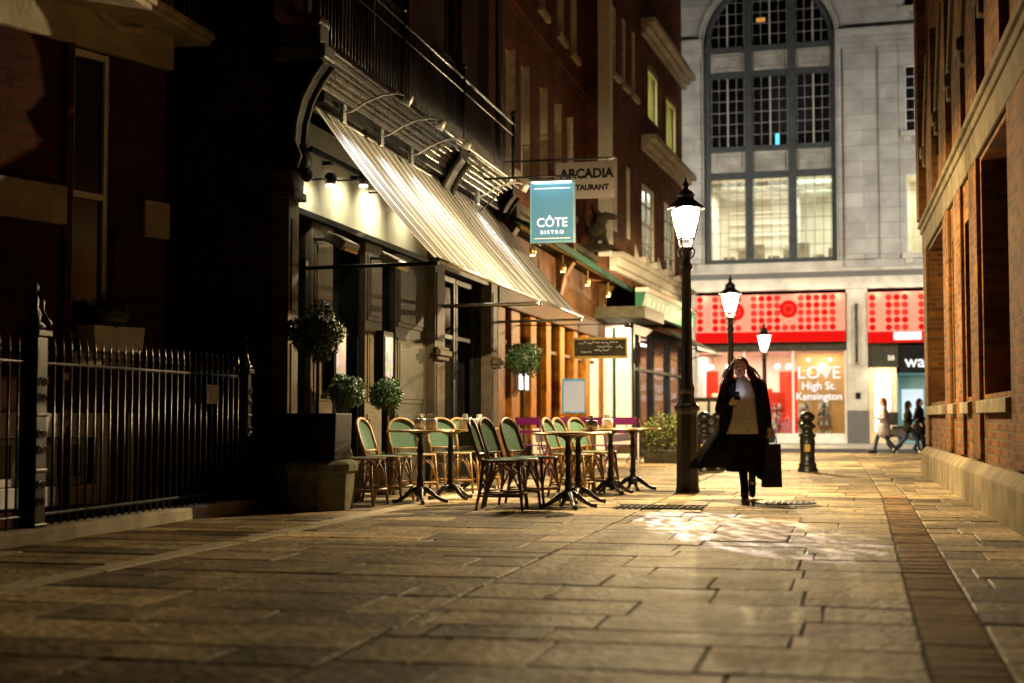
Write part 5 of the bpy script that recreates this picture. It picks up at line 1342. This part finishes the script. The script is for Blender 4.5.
def head(q, c, yaw=0., pitch=0., s=1.):
    """skull, jaw, brow, nose, lips, ears; faces -Y before rotation"""
    R = Matrix.Rotation(yaw, 3, 'Z') @ Matrix.Rotation(pitch, 3, 'X'); C_ = Vector(c)
    P = lambda x, y, z: C_+R @ Vector((x*s, y*s, z*s))
    q.sphere(P(0, .01, .03), (.074*s, .092*s, .09*s), 16, 12)
    q.cap(P(0, -.028, -.01), P(0, -.045, -.075), .06*s, .034*s); q.cap(P(-.035, -.02, -.055), P(.035, -.02, -.055), .03*s, .03*s)
    q.cap(P(0, -.083, .012), P(0, -.105, -.022), .009*s, .014*s, 8); q.sphere(P(-.013, -.092, -.026), .01*s, 8, 6); q.sphere(P(.013, -.092, -.026), .01*s, 8, 6)
    q.cap(P(-.035, -.075, .025), P(.035, -.075, .025), .014*s, .014*s, 8)
    q.cap(P(-.02, -.079, -.052), P(.02, -.079, -.052), .008*s, .008*s, 8); q.cap(P(-.016, -.077, -.062), P(.016, -.077, -.062), .008*s, .008*s, 8)
    q.sphere(P(0, -.07, -.085), .018*s, 8, 6)
    for sx in (-1, 1): q.cap(P(.073*sx, .0, .012), P(.071*sx, .004, -.02), .014*s, .010*s, 7); q.sphere(P(.04*sx, -.062, -.015), .022*s, 8, 6)
    return P

# ---- walking woman with phone and bag
WL = Vector((-1.0, 16.76, 0))
W_ = thing('person', 'woman in open black coat and beige knit walking forward, looking at a phone', 'person', WL, rad(8))
q = MB()
P = head(q, (-.045, -.06, 1.535), rad(-6), rad(20))
q.cap((-.02, .0, 1.34), (-.04, -.03, 1.47), .052, .048)
q.cap((-.13, 0, 1.30), (.13, 0, 1.30), .07, .07); q.sphere((0, 0, 1.18), (.16, .105, .17)); q.sphere((0, 0, .98), (.135, .10, .14)); q.sphere((0, .01, .85), (.165, .12, .13))
q.cap((-.185, 0, 1.31), (-.265, .02, 1.06), .05, .04); q.cap((-.265, .02, 1.06), (-.16, -.20, 1.12), .038, .028)
q.cap((.185, 0, 1.31), (.245, .05, 1.05), .05, .04); q.cap((.245, .05, 1.05), (.275, -.01, .84), .038, .028)
hand(q, (-.155, -.21, 1.125), (.35, -.75, .45), (.75, .25, .55), -1, .55)
hand(q, (.277, -.012, .825), (.03, -.08, -1), (-1, .0, 0), 1, 1.15)
# legs: right planted in front, left pushing off behind
q.cap((-.07, 0, .82), (-.03, -.07, .47), .085, .058); q.cap((-.03, -.07, .47), (.0, -.04, .09), .055, .036)
q.cap((.075, .02, .82), (.10, .06, .46), .085, .058); q.cap((.10, .06, .46), (.12, .36, .22), .055, .036)
q.cap((.0, -.02, .05), (-.005, -.18, .035), .04, .032); q.cap((.12, .38, .18), (.12, .36, .05), .038, .03)
body = fuse('body', q, .0062, M['skin'], W_, 3)
q = MB()
for sx in (-1, 1): q.sphere(P(.031*sx, -.079, .008), (.0125, .009, .006), 8, 6)
q.build('eyes', mat('dark_eye', (.02, .015, .012), .2), body)
q = MB(); q.cap(P(-.02, -.087, -.056), P(.02, -.087, -.056), .0055, .0055, 6); q.build('lips', mat('lips', (.35, .10, .09), .45), body)
q = MB()
for sx in (-1, 1): q.cap(P(.016*sx, -.088, .027), P(.045*sx, -.078, .026), .004, .003, 6)
q.build('eyebrows', M['hair'], body)
# tights and shoes
q = MB()
q.cap((-.07, 0, .80), (-.03, -.07, .47), .092, .064); q.cap((-.03, -.07, .47), (.0, -.04, .10), .061, .042)
q.cap((.075, .02, .80), (.10, .06, .46), .092, .064); q.cap((.10, .06, .46), (.12, .36, .22), .061, .042)
fuse('tights', q, .012, M['coat_black'], W_)
q = MB()
q.cap((.0, .0, .055), (-.005, -.16, .045), .05, .04); q.cap((-.005, -.16, .04), (-.006, -.20, .036), .038, .03); q.cap((.0, -.02, .07), (.0, -.035, .16), .05, .046)
q.cap((.12, .395, .2), (.12, .36, .05), .048, .04); q.cap((.12, .36, .05), (.12, .34, .04), .038, .034)
fuse('shoes', q, .009, M['render_black'], W_)
q = MB()
q.prism([(.045*math.cos(a)*(1.0 if math.sin(a) > 0 else .95), -.09+.135*math.sin(a)) for a in [i*PI/8 for i in range(16)]], .0, .028, 'z'); q.build('shoe_sole', M['shoe_white'], W_)
# knit jumper (lofted, wavy hem) and pale scarf
def ring(z, cx, cy, rx, ry, n_=28, wav=0., a0=0., a1=2*PI, closed=True, ph=0.):
    m_ = n_ if closed else n_-1
    return [(cx+rx*(1+wav*math.sin(5*a+ph))*math.cos(a), cy+ry*(1+wav*math.sin(7*a+ph))*math.sin(a), z) for a in [a0+(a1-a0)*i/m_ for i in range(n_)]]
q = loft([ring(1.37, -.01, 0, .07, .07), ring(1.34, 0, 0, .15, .10), ring(1.26, 0, 0, .185, .13), ring(1.1, 0, 0, .195, .135, wav=.02), ring(.93, 0, -.005, .20, .145, wav=.03), ring(.78, 0, -.01, .215, .155, wav=.035), ring(.765, 0, -.01, .20, .14, wav=.03)])
q.build('jumper', M['sweater'], W_)
q = loft([ring(1.43, -.03, -.015, .062, .06), ring(1.40, -.025, -.02, .09, .085, wav=.08), ring(1.35, -.015, -.025, .12, .10, wav=.08), ring(1.28, -.01, -.035, .13, .115, wav=.06), ring(1.19, -.015, -.04, .105, .115, wav=.05), ring(1.14, -.015, -.03, .06, .115)])
q.build('scarf', M['scarf'], W_)
# skirt
q = loft([ring(.84, 0, .01, .175, .13), ring(.70, 0, .01, .20, .15, wav=.02), ring(.5, .01, .02, .205, .17, wav=.04), ring(.33, .01, .04, .21, .19, wav=.06)])
q.build('skirt', M['coat_black'], W_)
# open coat flaring to the viewer's left, with sleeves and lapels
lv = [  # z, cx, rx, ry, opening half angle, y shift
    (1.385, -.01, .10, .085, .9, .01), (1.34, 0, .20, .115, .62, .01), (1.26, 0, .235, .14, .62, .02), (1.1, -.005, .245, .155, .60, .02), (.95, -.01, .255, .165, .62, .03),
    (.78, -.03, .29, .19, .66, .04), (.6, -.10, .36, .22, .72, .06), (.45, -.16, .405, .25, .76, .09), (.36, -.185, .415, .26, .78, .10)]
rings = []
for z, cx, rx, ry, op, ys_ in lv:
    a0, a1 = -PI/2+op, 1.5*PI-op
    rr = []
    for i in range(40):
        a = a0+(a1-a0)*i/39; wv = 1+.09*math.sin(8*a+z*4)*max(0, (1.05-z))+.02*math.sin(19*a+z*9)
        zz = z-(.14 if z < .4 else .05 if z < .5 else 0)*max(0, math.cos(a))**2*(1)+(.0)
        rr.append((cx+rx*wv*math.cos(a), ys_+ry*wv*math.sin(a), zz))
    rings.append(rr)
q = loft(rings, False)
coat = q.build('coat', M['coat_black'], W_)
so = coat.modifiers.new('thick', 'SOLIDIFY'); so.thickness = .018
q = MB(); q.cap((-.195, .005, 1.305), (-.275, .02, 1.05), .078, .062); q.cap((-.275, .02, 1.05), (-.185, -.165, 1.105), .06, .046)
q.cap((.195, .005, 1.305), (.255, .05, 1.05), .078, .062); q.cap((.255, .05, 1.05), (.276, .0, .87), .06, .05)
q.cap((-.05, .07, 1.38), (-.2, .0, 1.33), .05, .06); q.cap((.05, .07, 1.38), (.2, .0, 1.33), .05, .06)
fuse('sleeves', q, .012, M['coat_black'], coat)
q = MB()
for sx in (-1, 1):
    q.add([(.07*sx, -.085, 1.40), (.17*sx, -.125, 1.33), (.20*sx, -.145, 1.24), (.15*sx, -.155, .98), (.12*sx, -.15, 1.2)], [(0, 1, 4), (1, 2, 4), (2, 3, 4)])
q.build('lapels', M['coat_black'], coat)
# hair: many strands over the skull falling to the chest, ends blown to the right
q = MB(); rnd = random.Random(21)
Pq = lambda x, y, z: P(x, y, z)
q.sphere(P(0, .036, .042), (.084, .088, .086), 16, 10)
for i in range(70):
    sx = 1 if i % 2 else -1; k_ = rnd.random()
    r0 = P(.012*sx, -.035+.12*k_, .116-.05*k_*k_); r1 = P(.082*sx, -.012+.11*k_, .03+rnd.uniform(-.02, .02)); r2 = P(.098*sx+rnd.uniform(-.012, .015), .0+.12*k_, -.09)
    out = .14+rnd.uniform(-.05, .11); zend = rnd.uniform(1.06, 1.26); th = rnd.uniform(.5, 1.)
    if sx > 0 and rnd.random() < .35: r4 = Vector((.25+rnd.uniform(-.05, .06), -.02, 1.36+rnd.uniform(-.04, .02))); r3 = (r2+r4)/2+Vector((0, 0, -.02))
    else: r4 = Vector((sx*out-.02, -.13+.22*k_, zend)); r3 = r2.lerp(r4, .45)+Vector((sx*rnd.uniform(.01, .05), 0, .02))
    r3b = r3.lerp(r4, .6)+Vector((rnd.uniform(-.025, .025), rnd.uniform(-.01, .01), 0))
    q.tube([r0, r1, r2, r3, r3b, r4], [.013, .015*th, .016*th, .015*th, .011*th, .004], 6)
fuse('hair', q, .006, M['hair'], body, 1)
q = MB()
for i in range(70):
    sx = 1 if i % 2 else -1; k_ = rnd.random()
    a = P(.085*sx, .0+.1*k_, rnd.uniform(-.05, .06)); e = Vector((sx*rnd.uniform(.12, .29)-.02, -.14+.25*k_, rnd.uniform(1.04, 1.36)))
    m1 = a.lerp(e, .35)+Vector((sx*rnd.uniform(0, .05), 0, .01)); m2 = a.lerp(e, .7)+Vector((rnd.uniform(-.03, .03), 0, rnd.uniform(-.01, .03)))
    q.tube([a, m1, m2, e], [.005, .006, .005, .002], 5)
q.build('loose_strands', M['hair'], body)
# phone
Rz = Matrix.Rotation(rad(8), 4, 'Z')
ph = thing('mobile_phone', 'lit mobile phone in the walking woman\'s hand', 'phone', WL+Rz @ Vector((-.105, -.285, 1.205)), rad(8))
q = MB(); q.cbox((0, 0, 0), (.072, .009, .145), 0, rad(-52)); q.build('case', M['render_black'], ph, .003)
q = MB(); q.cbox((0, .004, .0055), (.064, .002, .132), 0, rad(-52)); q.build('screen', emit('phone_screen', (.8, .88, 1), 6), ph)
lamp('AREA', 'phone_glow', WL+Rz @ Vector((-.095, -.27, 1.225)), .25, (.92, .9, 1), None, aim=WL+Rz @ Vector((-.04, -.14, 1.56)), size=.12, size_y=.16)
# paper carrier
bg = thing('shopping_bag', 'tall dark shopping bag hanging from the walking woman\'s hand', 'bag', WL+Rz @ Vector((.30, -.02, .15)), rad(20))
q = MB(); q.prism([(-.10, 0), (.12, 0), (.105, .50), (-.085, .50)], -.06, .05); q.build('bag_body', mat('dark_paper', (.028, .024, .02), .5, 0, .3, 7, .3), bg, .006)
for y_ in (-.045, .035):
    q = MB(); q.tube([(-.05, y_, .49), (-.045, y_*.6, .58), (-.01, 0, .625), (.03, 0, .62), (.06, y_*.6, .57), (.065, y_, .49)], .006, 6); q.build('handle', M['wood_dark'], bg)

def pedestrian(loc, rz, label, coat_m, leg_m, hair_m, shoe_m, coat_len=.55, s=1., stride=.28):
    """walking figure facing -Y locally"""
    t = thing('person', label, 'person', loc, rz); t.scale = (s, s, s)
    q = MB(); P = head(q, (0, -.03, 1.56), 0, rad(8))
    q.cap((0, .0, 1.36), (0, -.01, 1.48), .055, .05); q.cap((-.14, 0, 1.33), (.14, 0, 1.33), .07, .07); q.sphere((0, 0, 1.2), (.165, .11, .17)); q.sphere((0, 0, 1.0), (.14, .10, .14)); q.sphere((0, 0, .87), (.165, .12, .12))
    a1 = ((-.19, 0, 1.33), (-.23, .08, 1.07), (-.20, -.08, .92)); a2 = ((.19, 0, 1.33), (.23, .0, 1.07), (.16, -.2, 1.06))
    for a, b, c_ in (a1, a2): q.cap(a, b, .05, .042); q.cap(b, c_, .04, .03)
    hand(q, a1[2], (.0, -.5, -.8), (0, -.6, .4), 1, .4); hand(q, a2[2], (-.4, -.8, .2), (-.3, .3, .8), -1, .5)
    l1 = ((-.08, 0, .86), (-.08, -stride*.7, .48), (-.08, -stride, .09)); l2 = ((.08, 0, .86), (.08, stride*.25, .47), (.08, stride*1.15, .16))
    for a, b, c_ in (l1, l2): q.cap(a, b, .085, .058); q.cap(b, c_, .055, .036)
    q.cap((-.08, -stride+.02, .05), (-.08, -stride-.15, .04), .042, .034); q.cap((.08, stride*1.15+.02, .13), (.08, stride*1.15-.07, .035), .04, .034)
    bd = fuse('body', q, .011, M['skin'], t, 3)
    q = MB()
    for a, b, c_ in (l1, l2): q.cap(a, b, .096, .068); q.cap(b, c_, .066, .048)
    fuse('trousers', q, .015, leg_m, t)
    q = MB(); q.cap((-.08, -stride+.03, .06), (-.08, -stride-.15, .05), .052, .042); q.cap((.08, stride*1.15+.03, .14), (.08, stride*1.15-.07, .045), .05, .042); fuse('shoes', q, .012, shoe_m, t)
    q = MB(); q.cap((-.15, 0, 1.33), (.15, 0, 1.33), .09, .09); q.sphere((0, 0, 1.2), (.20, .145, .19)); q.sphere((0, 0, 1.0), (.19, .14, .18)); q.sphere((0, 0, .84), (.21, .165, .2))
    if coat_len > .5: q.cap((0, 0, .8), (0, 0, .66), .2, .2)
    for a, b, c_ in (a1, a2): q.cap(a, b, .075, .06); q.cap(b, Vector(c_).lerp(Vector(b), .12), .058, .048)
    q.cap((0, .02, 1.39), (0, .0, 1.44), .085, .07)
    fuse('coat', q, .014, coat_m, t)
    q = MB(); q.sphere(P(0, .03, .04), (.088, .094, .092), 14, 10); q.cap(P(0, .07, .0), P(0, .07, -.12), .07, .05)
    for sx in (-1, 1): q.cap(P(.075*sx, .0, .04), P(.08*sx, .03, -.09), .028, .03)
    fuse('hair', q, .011, hair_m, bd)
    q = MB()
    for sx in (-1, 1): q.sphere(P(.031*sx, -.079, .008), (.0125, .009, .006), 8, 6)
    q.build('eyes', M['render_black'], bd)
    return t
pale = mat('pale_lilac_coat', (.30, .27, .31), .9, 0, .12, 12, .2); jeans = mat('dark_denim', (.03, .04, .07), .8, 0, .3, 20, .2); ginger = mat('auburn_hair', (.24, .07, .025), .5, 0, .3, 25, .2)
olive = mat('dark_olive_coat', (.018, .018, .012), .85, 0, .3, 12, .2)
pedestrian((1.56, 45.4, -.155), rad(-90), 'pedestrian in a long pale lilac coat with auburn hair crossing the street end', pale, jeans, ginger, M['render_black'], .6, 1.03)
pedestrian((2.32, 46.2, -.163), rad(90), 'pedestrian in dark olive coat with pale shoes striding past the delivery scooter', olive, jeans, M['hair_black'], M['shoe_white'], .5, .98, .36)
pedestrian((2.72, 47.2, -.163), rad(70), 'pedestrian in black coat at the edge of the right brick building', M['coat_black'], M['coat_black'], M['hair_black'], M['render_black'], .6, 1.03, .15)

# ================================================================== SCOOTER AND TAXI on the cross street
t = thing('delivery_scooter', 'dark delivery scooter with a big top box parked at the far kerb', 'scooter', (2.75, 51.6, -.165), 0)
for x in (-.62, .62):
    q = MB(); q.tube([(x+.24*math.cos(a), 0, .30+.24*math.sin(a)) for a in [i*PI/10 for i in range(20)]], .06, 8, closed=True); wh = q.build('wheel', M['canvas_dark'], t)
    q = MB(); q.tube([(x+.17*math.cos(a), 0, .30+.17*math.sin(a)) for a in [i*PI/10 for i in range(20)]], .02, 6, closed=True)
    for i in range(5): q.tube([(x, 0, .30), (x+.17*math.cos(i*1.257), 0, .30+.17*math.sin(i*1.257))], .014, 5)
    q.build('rim', M['steel'], wh)
q = MB(); q.prism([(-.75, .55), (-.35, .38), (.15, .30), (.35, .36), (.42, .95), (.34, .98), (.2, .5), (-.1, .5), (-.2, .74), (-.75, .74)], -.14, .14); q.build('body', mat('scooter_paint', (.04, .04, .045), .3, 0, .2, 5), t, .03)
q = MB(); q.box(-.72, -.12, -.13, .13, .745, .83); q.build('seat', M['canvas_dark'], t, .03)
q = MB(); q.box(-1.05, -.5, -.27, .27, .86, 1.32); q.build('delivery_box', mat('box_black', (.03, .028, .025), .45, 0, .3, 4), t, .02)
q = MB(); q.tube([(.62, 0, .3), (.42, 0, .95), (.38, 0, 1.08)], .03, 7); q.tube([(.3, -.3, 1.1), (.38, 0, 1.08), (.3, .3, 1.1)], .018, 6); q.build('handlebar', M['iron'], t)
q = MB(); q.sphere((.45, 0, .9), (.06, .09, .08)); q.build('headlight', M['steel'], t)
q = MB(); q.cbox((-.8, -.1, .62), (.05, .12, .06)); q.build('tail_light', emit('red_tail', (1, .05, .02), 3, False), t)

t = thing('black_taxi', 'black taxi cab passing on the cross street behind the bollards', 'taxi', (-4.1, 49.2, -.165), 0)
q = MB()
prof = [(-2.2, .28), (2.2, .28), (2.25, .6), (2.1, .95), (1.2, 1.08), (.75, 1.68), (.4, 1.80), (-1.4, 1.82), (-1.9, 1.7), (-2.15, 1.1), (-2.25, .7)]
q.prism(prof, -.86, .86); q.build('body', mat('black_gloss_paint', (.010, .010, .011), .15, 0, .2, 2), t, .06)
q = MB()
for y_ in (-.868, .868):
    for pts in ([(.68, 1.62), (1.1, 1.1), (.1, 1.1), (.1, 1.66)], [(0, 1.66), (0, 1.1), (-1.0, 1.1), (-1.0, 1.66)], [(-1.1, 1.65), (-1.1, 1.1), (-1.95, 1.1), (-1.8, 1.6)]):
        q.add([(a, y_, b) for a, b in pts], [(0, 1, 2, 3)])
q.build('window', mat('taxi_glass', (.25, .24, .22), .1, 0, .2, 1), t)
for x in (-1.35, 1.4):
    for y_ in (-.80, .80):
        q = MB(); q.tube([(x, y_-.09, .33), (x, y_+.09, .33)], .33, 20); wh = q.build('wheel', M['canvas_dark'], t)
        q = MB(); q.tube([(x, y_-.1, .33), (x, y_+.1, .33)], .19, 16); q.build('rim', M['steel'], wh)
q = MB(); q.box(.1, .5, -.25, .25, 1.83, 1.95); q.build('roof_light', M['fascia'], t, .02)
for y_ in (-.6, .6): q = MB(); q.sphere((2.2, y_, .75), (.06, .12, .12)); q.build('headlight', M['steel'], t)

# carved beast on the cornice of the timber building
q = MB(); q.sphere((0, 0, .35), (.16, .26, .22)); q.sphere((.02, -.12, .62), (.12, .16, .16)); q.cap((.05, -.2, .7), (.12, -.42, .66), .1, .07); q.cap((0, .1, .2), (-.02, .2, 0), .1, .08); q.cap((0, -.15, .3), (.02, -.25, 0), .08, .07); q.cap((0, -.05, .75), (.0, .06, .95), .05, .03); q.cap((0, .2, .4), (0, .38, .75), .05, .04)
q.box(-.2, .2, -.32, .3, -.12, .03)
st = fuse('stone_beast', q, .02, M['sooty_stone'], None, 3, (-5.35, 33.0, 5.0))
tag(st, 'weathered carved stone beast sitting on the ledge above the green canopy', 'statue')
st.rotation_euler = (0, 0, rad(60))

# ================================================================== LIGHT
# unseen street lights, added beyond the two corners to light the far facade
def tall_light(loc, sx, label):
    t = thing('added_street_light', label, 'street light', loc, 0, 'unseen lights added on the cross street')
    q = MB(); q.tube([(0, 0, 0), (0, 0, 8.2), (0, .4, 8.9), (0, 1.4, 9.1)], [.09, .06, .05, .045], 10); q.build('column', M['iron'], t)
    q = MB(); q.cbox((0, 1.6, 9.08), (.24, .6, .12)); q.build('lamp_head', M['steel'], t, .02)
    lamp('SPOT', 'added_facade_light', Vector(loc)+Vector((0, 1.7, 9.0)), XS, (1, .93, .80), None, .15, rad(165), Vector(loc)+Vector((sx, 12, 9.5)), .6)
XS = 8600
tall_light((-9.5, 45.6, -.16), 5., 'unseen tall street light added round the corner of the left buildings')
tall_light((8.5, 45.6, -.16), -5., 'unseen tall street light added round the corner of the right brick building')
# made-up projector, added because the source of this light patch is unseen
t = thing('added_projector', 'made-up projector under the green canopy, added to throw a light patch on the paving', 'projector', (-5.0, 24.6, 4.12), 0)
q = MB(); q.cbox((0, 0, 0), (.14, .26, .14), rad(-18), rad(-18)); q.build('housing', M['iron'], t, .01)
q = MB(); q.tube([(0, 0, .06), (-.1, 0, .2)], .015, 6); q.build('bracket', M['iron'], t)
pj = lamp('SPOT', 'added_patch_light', (-4.93, 24.38, 4.05), 38000, (1, .80, .72), None, .012, rad(7.4), (-.85, 12.6, 0), .3)
pj.data.use_nodes = True
nt = pj.data.node_tree; N, L = nt.nodes, nt.links; em = N['Emission']
tc = N.new('ShaderNodeTexCoord'); no = N.new('ShaderNodeTexNoise'); no.inputs['Scale'].default_value = 120; no.inputs['Detail'].default_value = 3; L.new(tc.outputs['Normal'], no.inputs['Vector'])
cr = N.new('ShaderNodeValToRGB'); cr.color_ramp.elements[0].position = .43; cr.color_ramp.elements[1].position = .68; L.new(no.outputs['Fac'], cr.inputs['Fac'])
L.new(cr.outputs['Color'], em.inputs['Color'])

W = bpy.data.worlds.new('World'); S.world = W; W.use_nodes = True
nt = W.node_tree; bgn = nt.nodes['Background']
sk = nt.nodes.new('ShaderNodeTexSky'); sk.sky_type = 'NISHITA'; sk.sun_disc = False; sk.sun_elevation = rad(-3); sk.sun_rotation = rad(200)
nt.links.new(sk.outputs[0], bgn.inputs[0]); bgn.inputs[1].default_value = .01

# ================================================================== CAMERA
cd = bpy.data.cameras.new('Camera'); cam = bpy.data.objects.new('Camera', cd); COL.objects.link(cam)
cam.location = (0, 0, .95); cam.rotation_euler = (rad(90+3.079), 0, rad(12.663))
cd.lens = 50; cd.sensor_width = 36; cd.clip_end = 1000; cd.clip_start = .05
cd.dof.use_dof = True; cd.dof.focus_distance = 15.5; cd.dof.aperture_fstop = 1.4
S.camera = cam
S.render.engine = 'CYCLES'
S.cycles.use_denoising = True
try: S.cycles.denoiser = 'OPENIMAGEDENOISE'
except Exception: pass
S.cycles.max_bounces = 6; S.cycles.diffuse_bounces = 3; S.cycles.glossy_bounces = 3; S.cycles.transparent_max_bounces = 12
S.cycles.sample_clamp_indirect = 4
S.cycles.caustics_reflective = False; S.cycles.caustics_refractive = False
S.view_settings.view_transform = 'Standard'; S.view_settings.look = 'None'; S.view_settings.gamma = 1; S.view_settings.exposure = 0
S.view_settings.use_curve_mapping = False
